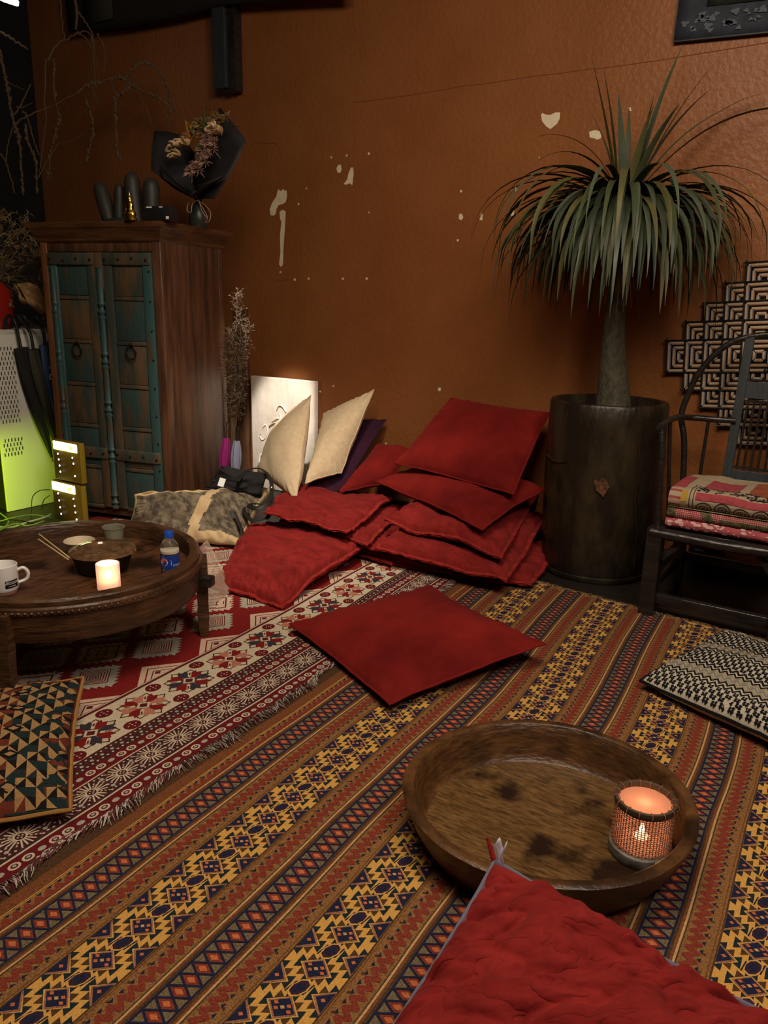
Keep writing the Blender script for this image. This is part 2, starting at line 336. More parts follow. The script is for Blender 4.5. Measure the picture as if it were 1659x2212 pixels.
gold = fab('rug_gold', (0.60, 0.32, 0.075), 0.18); ochre = fab('rug_ochre', (0.23, 0.11, 0.038), 0.5); navy = fab('rug_navy', (0.016, 0.018, 0.045)); tealn = fab('rug_dark_teal', (0.014, 0.024, 0.030))
brick = fab('rug_brick_red', (0.20, 0.038, 0.022), 0.4); rust = fab('rug_rust', (0.17, 0.06, 0.022), 0.4); olive = fab('rug_olive_grey', (0.16, 0.115, 0.06), 0.55)
coral = fab('rug_coral', (0.50, 0.14, 0.05), 0.3); creamr = fab('rug_cream_line', (0.50, 0.30, 0.13)); brown = fab('rug_brown', (0.075, 0.038, 0.018), 0.4); plum = fab('rug_plum', (0.035, 0.018, 0.035), 0.4)
pink = fab('rug_pink_outline', (0.30, 0.13, 0.075), 0.4)

rug = Rug(0.004)
def clip1(u, v):                                     # the far edge runs slightly askew
    t = max(0, (v-2.4)/1.17); return u, v-t*(u+1.21)*0.139
rug.clip = clip1
UL, UR, V0, V1 = -1.56, 1.05, 0.25, 3.57
rug.band(UL, UR, V0, V1, ochre, 0, 0.04, 0.04)
PR = 0.388
def zigband(u0, u1, side):                           # brick zigzag on ochre between u0 and u1
    n = int((V1-V0)/0.027); uc = (u0+u1)/2
    for k in range(n):
        v = V0+k*0.027
        rug.stroke([(uc-0.011*side, v), (uc+0.011*side, v+0.009), (uc-0.011*side, v+0.027)], 0.0125, brick, 2)
        rug.poly([(uc-0.021*side, v+0.004), (uc-0.013*side, v+0.010), (uc-0.021*side, v+0.018)], navy, 2)
        if k % 2 == 0: rug.poly([(uc-0.027*side, v+0.002), (uc-0.022*side, v+0.004), (uc-0.022*side, v+0.010), (uc-0.027*side, v+0.008)], brown, 2)
        rug.poly([(uc+0.019*side, v+0.002), (uc+0.027*side, v+0.004), (uc+0.027*side, v+0.010), (uc+0.019*side, v+0.012)], olive, 1)
def lattice(uc):
    w = 0.030
    rug.band(uc-w, uc+w, V0, V1, olive, 1)
    n = int((V1-V0)/0.0335)
    for k in range(n+1):
        v = V0+k*0.0335
        rug.dia(uc, v, 0.024, 0.0145, brick, 2); rug.dia(uc, v, 0.0125, 0.0078, coral, 3)
        rug.stroke([(uc-w, v), (uc, v+0.01675), (uc+w, v)], 0.0050, navy, 4)
        rug.stroke([(uc-w, v), (uc, v-0.01675), (uc+w, v)], 0.0050, navy, 4)
    for sgn in (-1, 1):
        for a, b, m in ((0.0295, 0.0345, navy), (0.0345, 0.041, brown), (0.041, 0.0475, rust), (0.0475, 0.0525, creamr), (0.0525, 0.0555, brown)):
            x0, x1 = sorted((uc+sgn*a, uc+sgn*b)); rug.band(x0, x1, V0, V1, m, 3)
def yellow(u0, u1):
    uc = (u0+u1)/2; hw = (u1-u0)/2; T = 0.1095
    rug.band(u0, u1, V0, V1, gold, 1)
    for a in (u0-0.004, u1+0.001): rug.band(a, a+0.003, V0, V1, brown, 2)
    for a in (u0-0.011, u1+0.007): rug.band(a, a+0.0022, V0, V1, rust, 2)
    n = int((V1-V0)/T)+1
    for k in range(n):
        vc = V0+0.06+k*T
        if vc > V1-0.02: break
        # centre square, seen as a lozenge, chequered
        rug.dia(uc, vc, 0.034, 0.029, pink, 3); rug.dia(uc, vc, 0.0295, 0.0247, navy, 4)
        for (a, b) in ((0, 0), (-0.010, -0.008), (0.010, 0.008), (-0.0175, 0.003), (0.0175, -0.003)):
            rug.dia(uc+a, vc+b, 0.006, 0.0048, creamr if a == 0 else coral, 5)
        # octagon half a period on
        vo = vc+T/2
        if vo < V1-0.015:
            for sc_, mm_, ll_ in ((1.38, gold, 3), (1.12, plum, 4), (.62, navy, 5)):
                rug.poly([(uc+sc_*a_, vo+sc_*b_) for a_, b_ in ((-0.013, -0.014), (-0.004, -0.020), (0.006, -0.014), (0.013, 0.000), (0.013, 0.014), (0.004, 0.020), (-0.006, 0.014), (-0.013, 0.000))], mm_, ll_)
            rug.stroke([(uc-0.021, vo-0.02), (uc-0.015, vo+0.010)], 0.003, navy, 3); rug.stroke([(uc+0.021, vo+0.02), (uc+0.015, vo-0.010)], 0.003, navy, 3)
            for sg in (-1, 1):                        # half lozenges at the edges
                e = uc+sg*hw
                rug.poly([(e, vo-0.033), (e-sg*0.036, vo), (e, vo+0.033)], pink, 3); rug.poly([(e, vo-0.027), (e-sg*0.030, vo), (e, vo+0.027)], navy, 4)
                rug.dia(e-sg*0.012, vo, 0.006, 0.005, coral, 5)
        # yellow zigzag ribbons: interleaved dark teeth along the four diagonals
        for su in (-1, 1):
            for sv in (-1, 1):
                ex_, ey_ = uc+su*hw, vc; ox_, oy_ = uc, vc+sv*T/2
                dx, dy = ox_-ex_, oy_-ey_; l = math.hypot(dx, dy); dx /= l; dy /= l
                nx_, ny_ = -dy, dx
                if nx_*(uc-ex_)+ny_*(0) < 0: nx_, ny_ = -nx_, -ny_        # towards the centre square
                pit = 0.0215
                for j in range(3):
                    t = 0.016+pit*(j+.5); px, py = ex_+dx*t, ey_+dy*t
                    if not (V0 < py < V1-.012): continue
                    mm = tealn if j != 1 else brown
                    rug.poly([(px-dx*.0105+nx_*.0185, py-dy*.0105+ny_*.0185), (px+dx*.0105+nx_*.0185, py+dy*.0105+ny_*.0185), (px+dx*.004+nx_*.001, py+dy*.004+ny_*.001)], mm, 2)
                for j in range(3):
                    t = 0.008+pit*(j+.55); px, py = ex_+dx*t, ey_+dy*t
                    if not (V0 < py < V1-.012): continue
                    mm = tealn if j != 1 else brown
                    rug.poly([(px-dx*.0105-nx_*.0175, py-dy*.0105-ny_*.0175), (px+dx*.0105-nx_*.0175, py+dy*.0105-ny_*.0175), (px-dx*.004-nx_*.000, py-dy*.004)], mm, 2)
L = -1.370
rug.band(UL, -1.50, V0, V1, brown, 1); rug.band(-1.50, -1.462, V0, V1, rust, 1)
rug.band(-1.462, -1.4595, V0, V1, gold, 2); rug.band(-1.456, -1.4545, V0, V1, gold, 2)
zigband(-1.452, -1.412, 1)
i = 0
while L < UR-0.05:
    lattice(L); zigband(L+0.058, L+0.098, -1)
    if L+0.268 < UR: yellow(L+0.126, L+0.266)
    if L+0.34 < UR: zigband(L+0.288, L+0.330, 1)
    L += PR; i += 1
# skirt so the rug has an edge
for (a, b) in (((UL, V1), (UR, V1)), ((UR, V0), (UR, V1)), ((UL, V0), (UR, V0))):
    n = 60; pts = [(a[0]+(b[0]-a[0])*k/n, a[1]+(b[1]-a[1])*k/n) for k in range(n+1)]
    top = [rug.P(u, v, 0) for u, v in pts]; rug.mb.grid([top, [Vector((p.x, p.y, 0)) for p in top]], rug.mid(brown))
rt = thing('striped_kilim_rug', 'large ochre kilim rug striped with yellow, brick red and blue lattice bands', 'rug', (0, 2, 0))
rug.mb.build('woven_field', rug.mats, rt, smooth=False)
fr = MB()
for k in range(900):
    u = UL+(UR-UL)*random.random(); p = rug.P(u, V1-0.004, 0); L_ = random.uniform(0.02, 0.05); a = random.uniform(-0.9, 0.9)
    q = p+Vector((math.sin(a)*L_, math.cos(a)*L_*0.8, random.uniform(-0.001, 0.008))); q.z = max(q.z-wave(p.x, p.y), 0.002)
    mid_ = (p+q)/2+Vector((random.uniform(-.008, .008), 0, 0.004))
    fr.tube([p, mid_, q], [0.0016, 0.0013, 0.0006], 3)
fr.build('fringe', mat('ochre_fringe', (0.26, 0.16, 0.07), 0.95), rt)['kind'] = 'stuff'

# --- red and cream rug on the left
crim = fab('rug_crimson', (0.19, 0.013, 0.012), 0.3); crim2 = fab('rug_wine', (0.12, 0.011, 0.013), 0.3); ivory = fab('rug_ivory', (0.56, 0.47, 0.33), 0.18); choc = fab('rug_chocolate', (0.055, 0.02, 0.02), 0.3)
sage = fab('rug_sage', (0.38, 0.345, 0.27), 0.25); slate = fab('rug_slate', (0.040, 0.034, 0.042), 0.3); rose = fab('rug_rose', (0.42, 0.17, 0.11), 0.3); pale = fab('rug_pale_pink', (0.60, 0.42, 0.31), 0.2)
rr = Rug(0.010)
def clip2(u, v):
    t = max(0, (v-2.4)/1.0); return u, v-t*(u+1.8)*0.14
rr.clip = clip2
A0, A1 = 0.30, 3.44
rr.band(-3.9, -1.547, A0, A1, crim, 0, 0.045, 0.045)
def rep(v0, T, k0=-200, k1=200):
    return [v0+T*k for k in range(k0, k1) if A0+0.03 < v0+T*k < A1-0.03]
rr.band(-1.600, -1.547, A0, A1, crim2, 1); rr.band(-1.606, -1.600, A0, A1, ivory, 2); rr.band(-1.610, -1.606, A0, A1, choc, 2)
rr.band(-1.703, -1.610, A0, A1, choc, 1); rr.band(-1.708, -1.703, A0, A1, pale, 2); rr.band(-1.7565, -1.708, A0, A1, crim2, 1)
rr.band(-1.804, -1.7565, A0, A1, choc, 1); rr.band(-1.808, -1.804, A0, A1, crim2, 2)
def rings(uc, v0):
    for j, v in enumerate(rep(v0, 0.0385)):
        if (j % 3) == 2: rr.disc(uc, v, 0.0085, 0.012, sage, 3, 8)
        else: rr.disc(uc, v, 0.0135, 0.0165, ivory if j % 3 else pale, 3, 10); rr.disc(uc, v, 0.0080, 0.0100, choc, 4, 8); rr.disc(uc, v, 0.0045, 0.006, sage, 5, 6)
rings(-1.574, 1.354); rings(-1.733, 1.40)
for j, v in enumerate(rep(1.30, 0.019)):
    rr.dia(-1.764, v, 0.0042, 0.0052, ivory, 3)
    if j % 2 == 0: rr.disc(-1.779, v+0.0095, 0.0065, 0.0065, sage, 3, 6); rr.dia(-1.779, v-0.010, 0.008, 0.0075, crim2, 2)
    rr.dia(-1.795, v, 0.0038, 0.0048, ivory, 3)
for v in rep(1.445, 0.110):                           # ivory bursts on chocolate
    for k in range(20):
        a = 2*PI*(k+0.5)/20; r1 = 0.040 if k % 2 else 0.047
        r1 = min(r1, 0.041/abs(math.cos(a))) if abs(math.cos(a)) > 0.6 else r1*1.02
        rr.stroke([(-1.6565+0.014*math.cos(a), v+0.015*math.sin(a)), (-1.6565+r1*math.cos(a), v+r1*1.08*math.sin(a))], 0.0045, ivory if k % 5 else pale, 3)
    for k in range(4):
        a = PI/2*k+PI/4
        for t in (0.02, 0.032, 0.043): rr.disc(-1.6565+t*math.cos(a), v+t*math.sin(a), 0.0035, 0.0035, crim2, 4, 5)
    for (a, b) in ((0.006, 0), (-0.006, 0), (0, 0.007), (0, -0.007)): rr.disc(-1.6565+a, v+b, 0.003, 0.003, pale, 4, 5)
    for sg in (-1, 1):
        rr.disc(-1.6565+sg*0.024, v+0.055, 0.0065, 0.0075, sage, 3, 6)
        for t in (0.008, 0.018, 0.036): rr.dia(-1.6565+sg*(0.024+0.0)-sg*0.0, v+0.055, 0.001, 0.001, sage, 3)
        for (a, b) in ((0.038, 0.040), (0.038, 0.070), (0.010, 0.050), (0.010, 0.062), (0.036, 0.055)): rr.dia(-1.6565+sg*a, v+b, 0.0038, 0.0048, pale, 3)
rr.stroke([(-1.6565, A0), (-1.6565, A1)], 0.0012, pale, 5)
rr.band(-2.005, -1.808, A0, A1, ivory, 1)
rr.band(-2.011, -2.005, A0, A1, crim2, 2); rr.band(-2.017, -2.011, A0, A1, choc, 2); rr.band(-2.022, -2.017, A0, A1, pale, 2)
for j, v in enumerate(rep(1.639, 0.213)):             # eight pointed stars
    ca, cb = (rose, crim) if j % 2 == (0 if True else 1) else (slate, crim)
    uc = -1.903
    out = []
    for k in range(16):
        a = 2*PI*k/16; r = 0.088 if k % 2 == 0 else 0.062
        if k % 4 == 2: r = 0.084
        out.append((uc+r*0.97*math.cos(a+PI/8*0), v+r*1.10*math.sin(a)))
    rr.stroke(out, 0.0045, choc, 2, closed=True)
    for k in range(8):
        a = 2*PI*(k+0.5)/8; b1 = a-PI/8; b2 = a+PI/8; c = ca if k % 2 else cb
        q = lambda r, t: (uc+r*math.cos(t), v+r*1.12*math.sin(t))
        rr.poly([q(0.004, a), q(0.054, b1), q(0.074, a-0.15), q(0.064, a+0.02), q(0.078, a+0.16), q(0.054, b2)], c, 3)
        if k % 2 == 0:
            rr.stroke([q(0.030, b2), q(0.055, b2)], 0.012, ivory, 4); rr.stroke([q(0.042, b2), q(0.056, b2)], 0.006, cb, 5)
    rr.dia(uc, v, 0.026, 0.029, ivory, 5); rr.dia(uc, v, 0.016, 0.018, choc, 6); rr.dia(uc, v, 0.011, 0.012, crim2, 7)
    for sg in (-1, 1):
        rr.disc(uc+sg*0.068, v+0.1065, 0.026, 0.030, crim2, 3, 12)
        for (a, b) in ((0, 0), (0.012, 0), (-0.012, 0), (0, 0.015), (0, -0.015)): rr.disc(uc+sg*0.068+a, v+0.1065+b, 0.003, 0.0035, pale, 4, 5)
def serr(uc, vc, a, b, m, lay, n=6, d=0.016):          # serrated lozenge
    pts = []
    cor = [(uc-a, vc), (uc, vc-b), (uc+a, vc), (uc, vc+b)]
    for i in range(4):
        p, q = cor[i], cor[(i+1) % 4]
        nx, ny = (q[1]-p[1]), -(q[0]-p[0]); l = math.hypot(nx, ny); nx /= l; ny /= l
        for k in range(n):
            t = k/n; t2 = (k+0.85)/n
            pts.append((p[0]+(q[0]-p[0])*t, p[1]+(q[1]-p[1])*t))
            pts.append((p[0]+(q[0]-p[0])*t2+nx*d, p[1]+(q[1]-p[1])*t2+ny*d))
    rr.poly(pts, m, lay)
for iu in range(0, 14):
    uc = -2.205-0.138*iu
    for vc in rep(2.292+(0.152 if iu % 2 else 0)+0.0, 0.304, -10, 10):
        kind = iu % 2
        if uc < -3.8: continue
        if kind == 0:
            serr(uc, vc, 0.098, 0.112, sage, 1); rr.dia(uc, vc, 0.071, 0.080, pale, 3)
            for r in (0.068, 0.056, 0.044, 0.032, 0.020, 0.009):
                rr.stroke([(uc-r, vc), (uc, vc-r*1.13), (uc+r, vc), (uc, vc+r*1.13)], 0.004, crim2 if r != 0.032 else choc, 4, closed=True)
        else:
            serr(uc, vc, 0.100, 0.114, pale, 1)
            r = 0.074; rr.stroke([(uc-r, vc), (uc, vc-r*1.13), (uc+r, vc), (uc, vc+r*1.13)], 0.006, choc, 3, closed=True)
            for t in (-0.05, -0.03, -0.01, 0.01, 0.03, 0.05):
                h = 0.068-abs(t)*1.05; rr.stroke([(uc+t-h*0.28, vc+t*1.13+h*0.36), (uc+t+h*0.28, vc+t*1.13-h*0.36)], 0.004, choc if abs(t) != 0.01 else crim2, 4)
                rr.stroke([(uc+t-h*0.25, vc-t*1.13-h*0.30), (uc+t+h*0.25, vc-t*1.13+h*0.30)], 0.0035, crim2, 5)
            for sg in (-1, 1): rr.dia(uc, vc+sg*0.105, 0.010, 0.012, choc, 4); rr.dia(uc, vc+sg*0.105, 0.005, 0.006, pale, 5)
for j, vc in enumerate(rep(2.444, 0.304, -10, 10)):     # half lozenges against the border
    e = -2.024
    rr.poly([(e, vc-0.115), (e-0.10, vc), (e, vc+0.115)], pale, 2); rr.stroke([(e, vc-0.08), (e-0.068, vc), (e, vc+0.08)], 0.005, crim, 3); rr.stroke([(e, vc-0.05), (e-0.04, vc), (e, vc+0.05)], 0.004, choc, 3)
    rr.dia(e-0.018, vc, 0.012, 0.015, crim2, 4)
for (a, b) in (((-3.9, A1), (-1.547, A1)), ((-1.547, A0), (-1.547, A1)), ((-3.9, A0), (-1.547, A0))):
    n = 60; pts = [(a[0]+(b[0]-a[0])*k/n, a[1]+(b[1]-a[1])*k/n) for k in range(n+1)]
    top = [rr.P(u, v, 0) for u, v in pts]; rr.mb.grid([top, [Vector((p.x, p.y, max(0.0, p.z-0.006))) for p in top]], rr.mid(choc))
rt2 = thing('patterned_red_rug', 'crimson and ivory rug with stars and serrated lozenges under the round table', 'rug', (-2.4, 2, 0.0))
rr.mb.build('woven_field', rr.mats, rt2, smooth=False)
frm = [mat('white_fringe', (0.50, 0.45, 0.37), 0.95), mat('wine_fringe', (0.12, 0.02, 0.02), 0.95), mat('dark_fringe', (0.05, 0.035, 0.03), 0.95)]
fr = MB()
for k in range(2600):
    v = A0+(A1-A0)*random.random(); p = rr.P(-1.549, v, 0)
    L_ = random.uniform(0.03, 0.075)*(0.75+0.5*nz(v*7, 0)); a = nz(v*5, 1.7)*1.8-0.35+random.uniform(-0.35, 0.35)
    q = p+Vector((math.cos(a)*L_, math.sin(a)*L_, 0)); q.z = 0.008+wave(q.x, q.y)+random.uniform(0, 0.006)
    m_ = (p+q)/2+Vector((random.uniform(-.006, .006), random.uniform(-.006, .006), 0.006))
    fr.tube([p, m_, q], [0.0016, 0.0014, 0.0007], 3, mi=random.choice((0, 0, 1, 1, 2)))
fr.build('fringe', frm, rt2)['kind'] = 'stuff'

# ------------------------------------------------------------------ cushions
def cushion(name, label, cat, group, cor, T, m, n=30, pull=0.035, p=0.5, wr=0.004, wf=9, seed=0, pipe=None, pr=0.005, hem=None,
            crease=0.0, zmin=0.0, under=0.5, flat=0.0, ears=0.0, wob=0.012, up=None, patt=None, root=None, crot=0.0, cf=1.0, fmat=None):
    c = [Vector(q) for q in cor]
    N = ((c[1]-c[0]).cross(c[3]-c[0])+(c[3]-c[2]).cross(c[1]-c[2])).normalized()
    if (N.z < 0 if up is None else N.dot(up) < 0): N = -N
    cen = (c[0]+c[1]+c[2]+c[3])/4
    root = thing(name, label, cat, (cen.x, cen.y, max(zmin, min(q.z for q in c)-T*0.4)), group)
    sx = ((c[1]-c[0]).length+(c[2]-c[3]).length)/2; sy = ((c[3]-c[0]).length+(c[2]-c[1]).length)/2
    def base(s, t):
        ss = (s-.5)*(1-pull*4*t*(1-t))+.5; tt = (t-.5)*(1-pull*4*s*(1-s))+.5
        q = (c[0]*(1-ss)+c[1]*ss)*(1-tt)+(c[3]*(1-ss)+c[2]*ss)*tt
        q = q+N*(wob*nz(s*2.3+seed, t*2.3, seed*1.7)+wob*.5*nz(s*5+seed, t*5, seed))
        return q
    def H(s, t):
        a = max(0, 4*s*(1-s)); b = max(0, 4*t*(1-t))
        return (a**p)*(b**p)
    def surf(s, t, side, extra=0.0):
        e = H(s, t); x = s*sx; y = t*sy
        w = wr*nz(x*wf+seed, y*wf, side*3.0+seed)*min(1, e*3)
        # gathers running in from the seams
        g = min(s, 1-s, t, 1-t)
        if g < 0.14:
            a_ = math.atan2(t-.5, s-.5); w += min(wr, .007)*0.9*math.sin(a_*34+seed+4*nz(x*3, y*3, seed))*math.exp(-((g-0.045)/0.04)**2)
        if crease:
            xr = x*math.cos(crot)-y*math.sin(crot); yr = x*math.sin(crot)+y*math.cos(crot); yr += .03*nz(xr*3, yr*3, seed)
            k = nz(xr*2.4*cf+seed, yr*10*cf+seed, 4.0)+0.35*nz(xr*9*cf+seed, yr*20*cf, 1.0); w += crease*1.3*(min(1, abs(k)*3.2)**0.6-.6)*min(1, e*3)
            k2 = nz(xr*8*cf+seed*2, yr*14*cf+seed, 8.0); w += crease*0.6*(min(1, abs(k2)*3.0)**0.6-.6)*min(1, e*3)
        hh = T/2*e*(1 if side > 0 else under*2)
        q = base(s, t)+N*(side*hh+w*(1 if side > 0 else 0.3)+extra)
        if q.z < zmin: q.z = zmin+0.0005*(side > 0)
        return q
    mb = MB(); uv = []
    for side in (1, -1):
        o = len(mb.v)
        for i in range(n+1):
            for j in range(n+1):
                s = 0.5-0.5*math.cos(PI*i/n) if i not in (0, n) else i/n; t = 0.5-0.5*math.cos(PI*j/n) if j not in (0, n) else j/n
                s = 0.6*s+0.4*i/n; t = 0.6*t+0.4*j/n
                mb.v.append(surf(s, t, side)); uv.append((s*sx*math.cos(crot)-t*sy*math.sin(crot)+seed, s*sx*math.sin(crot)+t*sy*math.cos(crot)))
        for i in range(n):
            for j in range(n):
                q = (o+i*(n+1)+j, o+i*(n+1)+j+1, o+(i+1)*(n+1)+j+1, o+(i+1)*(n+1)+j)
                mb.f.append(q if side < 0 else q[::-1]); mb.m.append(fmat((i+.5)/n, (j+.5)/n) if (fmat and side > 0) else 0)
    fld = mb.build('cover', m, root, uv=uv, ang=0)
    ring = [(k/24, 0) for k in range(24)]+[(1, k/24) for k in range(24)]+[(1-k/24, 1) for k in range(24)]+[(0, 1-k/24) for k in range(24)]
    R = [base(s, t)+N*(0.004*nz(s*20+seed, t*20, seed)) for s, t in ring]
    for q in R: q.z = max(q.z, zmin+pr)
    if pipe: MB().tube(R, pr, 6, closed=True).build('piping', pipe, root)
    if hem:
        hb = MB()
        for lay in (0, 1):
            vs = []; fs = []; K = len(R)*2
            RR = []
            for k in range(K):
                a = R[k//2]; b = R[(k//2+1) % len(R)]; RR.append(a if k % 2 == 0 else (a+b)/2)
            for k, q in enumerate(RR):
                d = (q-cen); d -= N*d.dot(N); d.normalize()
                wv = 0.007*nz(k*0.45+seed, lay*3, seed); dr = 0.020+0.004*nz(k*0.5, seed+lay)
                q0 = q+N*(0.0035*(1-2*lay))-d*0.006; q1 = q+d*dr+N*(wv+0.003*(1-2*lay)-0.002); q2 = q1+d*0.002-N*0.004; q3 = q0-N*0.004
                for z_ in (q0, q1, q2, q3):
                    z_.z = max(z_.z, zmin+0.001); vs.append(z_)
            for k in range(K):
                l = (k+1) % K
                for j in range(4): fs.append((k*4+j, k*4+(j+1) % 4, l*4+(j+1) % 4, l*4+j))
            hb.add(vs, fs)
        hb.build('hem', hem, root, ang=0)
    if patt: patt(root, surf, sx, sy)
    return root
RV = 'plain crimson velvet floor cushions'
QP = 'red quilted seat pads stacked by the tree pot'
cushion('floor_cushion', 'crimson velvet cushion lying alone in the middle of the rugs', 'cushion', None,
        [F(626, 1350, .05), F(842, 1524, .045), F(1178, 1391, .11), F(925, 1266, .10)], 0.17, red_vel, n=40, pull=0.05, p=0.58, wr=0.009, wf=5, seed=1, pipe=red_vel2, pr=0.0045, zmin=0.018)
# right stack, from the bottom
def pad(name, label, cor, T, seed, z0=0.018, grp=QP, n=54, cr=0.010, **k):
    return cushion(name, label, 'seat pad', grp, cor, T, red_q, n=n, pull=0.03, p=0.30, wob=0.034, wr=0.012, wf=5, seed=seed, hem=red_hem, crease=cr, zmin=z0, **k)
pad('quilted_pad', 'red quilted pad at the very bottom of the right stack, touching the rug', [F(812, 1206, .04), F(1142, 1262, .04), Vector((-1.50, 3.93, .07)), Vector((-2.2, 3.93, .07))], 0.10, 11)
pad('quilted_pad', 'red quilted pad second from the bottom of the right stack, its corner drooping', [F(818, 1185, .115), F(1090, 1262, .08), F(1175, 1120, .19), Vector((-2.24, 3.90, .17))], 0.13, 12)
pad('quilted_pad', 'red quilted pad directly under the two velvet cushions of the right stack', [F(838, 1120, .235), F(1082, 1198, .20), F(1162, 1058, .29), Vector((-2.22, 3.92, .27))], 0.15, 13)
cushion('floor_cushion', 'crimson velvet cushion second from the top of the right stack, jutting left', 'cushion', None,
        [F(812, 1040, .345), F(1042, 1143, .30), Vector((-1.56, 3.84, .40)), Vector((-2.22, 3.98, .47))], 0.17, red_vel, n=34, pull=0.04, p=0.55, wr=0.010, wf=6, seed=3, pipe=red_vel2, zmin=0.2)
cushion('floor_cushion', 'crimson velvet cushion on top of the right stack, tilted up against the wall', 'cushion', None,
        [F(853, 1002, .46), F(1110, 1070, .42), W(1187, 892, 4.08), W(975, 861, 4.12)], 0.18, red_vel, n=36, pull=0.03, p=0.52, wr=0.009, wf=4, seed=5, pipe=red_vel2, zmin=0.3, under=0.35)
# left stack
QL = 'red quilted pads stacked below the cream pillows'
zz = [.05, .105, .16, .215]
for k, z_ in enumerate(zz):
    d = Vector((0.05*(3-k)-0.01*k, 0.045*(3-k), 0))
    b = [F(584, 1106, .215), F(764, 1152, .20), F(852, 1082, .24), F(640, 1050, .22)]
    cc = [Vector((q.x, q.y, q.z-.215+z_))+d+Vector((random.uniform(-.02, .02), random.uniform(-.02, .02), 0)) for q in b]
    pad('quilted_pad', ['bottom red quilted pad of the left stack, mostly buried', 'second lowest red quilted pad of the left stack', 'red quilted pad one below the top of the left stack', 'top red quilted pad of the left stack, under the cream pillows'][k], cc, 0.07, 21+k, grp=QL, n=40)
cushion('floor_cushion', 'crimson velvet cushion leaning behind the left pad stack, right of the purple cushion', 'cushion', None,
        [F(733, 1063, .27), F(850, 1040, .30), W(884, 968, 4.03), W(815, 962, 4.05)], 0.12, red_vel, n=28, pull=0.03, p=0.45, wr=0.008, wf=8, seed=6, pipe=red_vel2, zmin=0.22)
pad('quilted_pad', 'large crumpled red quilted pad lying on the patterned rug before the left stack', [F(462, 1262, .035), F(608, 1306, .035), F(818, 1154, .12), F(548, 1128, .08)], 0.15, 31, grp=None, n=80, cr=0.018)
# purple and cream cushions leaning
cushion('leaning_cushion', 'flat dark purple cushion leaning behind the cream pillows', 'cushion', None,
        [F(650, 1074, .20), F(738, 1060, .22), W(834, 906, 4.17), W(745, 905, 4.18)], 0.04, purple_m, n=26, pull=0.03, p=0.5, wr=0.004, seed=7, pipe=purple_m, pr=0.004, zmin=0.2, up=Vector((1, -1, .5)))
CG = None
cushion('throw_pillow', 'cream linen pillow propped on the purple cushion, its corner pointing up the wall', 'pillow', CG,
        [F(660, 1046, .30), F(737, 1022, .33), W(808, 842, 4.05), W(700, 893, 4.07)], 0.17, cream_m, n=30, pull=0.05, p=0.5, wr=0.007, wf=8, seed=8, pipe=cream_m, pr=0.004, zmin=0.2, up=Vector((1, -1, .5)))
cushion('throw_pillow', 'cream linen pillow in front, leaning against the pale carved slab', 'pillow', CG,
        [F(553, 1020, .26), F(640, 1084, .23), W(672, 855, 3.92), W(606, 915, 3.98)], 0.20, cream_m, n=30, pull=0.05, p=0.55, wr=0.007, wf=7, seed=9, pipe=cream_m, pr=0.004, zmin=0.2, up=Vector((1, -1, .5)))
# big pad in the foreground, its corner resting over the bowl's rim
tip = F(1068, 1862, .205); rgt = F(1659, 2192, .10); lft = F(850, 2212, .12)
c1 = tip+(rgt-tip)*1.18; c3 = tip+(lft-tip)*1.45; c1.z = .09; c3.z = .11; c2 = c1+c3-tip; c2.z = .08
q = cushion('quilted_pad', 'big red quilted pad nearest the viewer, its corner over the wooden tray', 'seat pad', None, [tip, c3, c2, c1], 0.17, red_q, n=130, pull=0.04, p=0.50, wr=0.018, wf=4, seed=42, crot=.98, pipe=mat('grey_blue_lining', (0.13, 0.13, 0.18), 0.9), pr=0.006, crease=0.024, zmin=0.018)
MB().grid([[tip+Vector((0.0+0.022*a+0.004*math.sin(6*b+a*3), 0.008*b, -0.004+0.05*b+0.012*math.sin(a*9))) for b in (0, .33, .66, 1)] for a in np.linspace(-0.2, 0.9, 10)]).build('care_tag', mat('pale_tag_cloth', (0.5, 0.47, 0.5), 0.8), q, solid=0.002)
MB().tube([tip+Vector((0, 0, .0)), tip+Vector((-.012, .004, .025)), tip+Vector((-.022, .004, .048))], [.007, .006, .003], 6).build('corner_tab', red_hem, q)

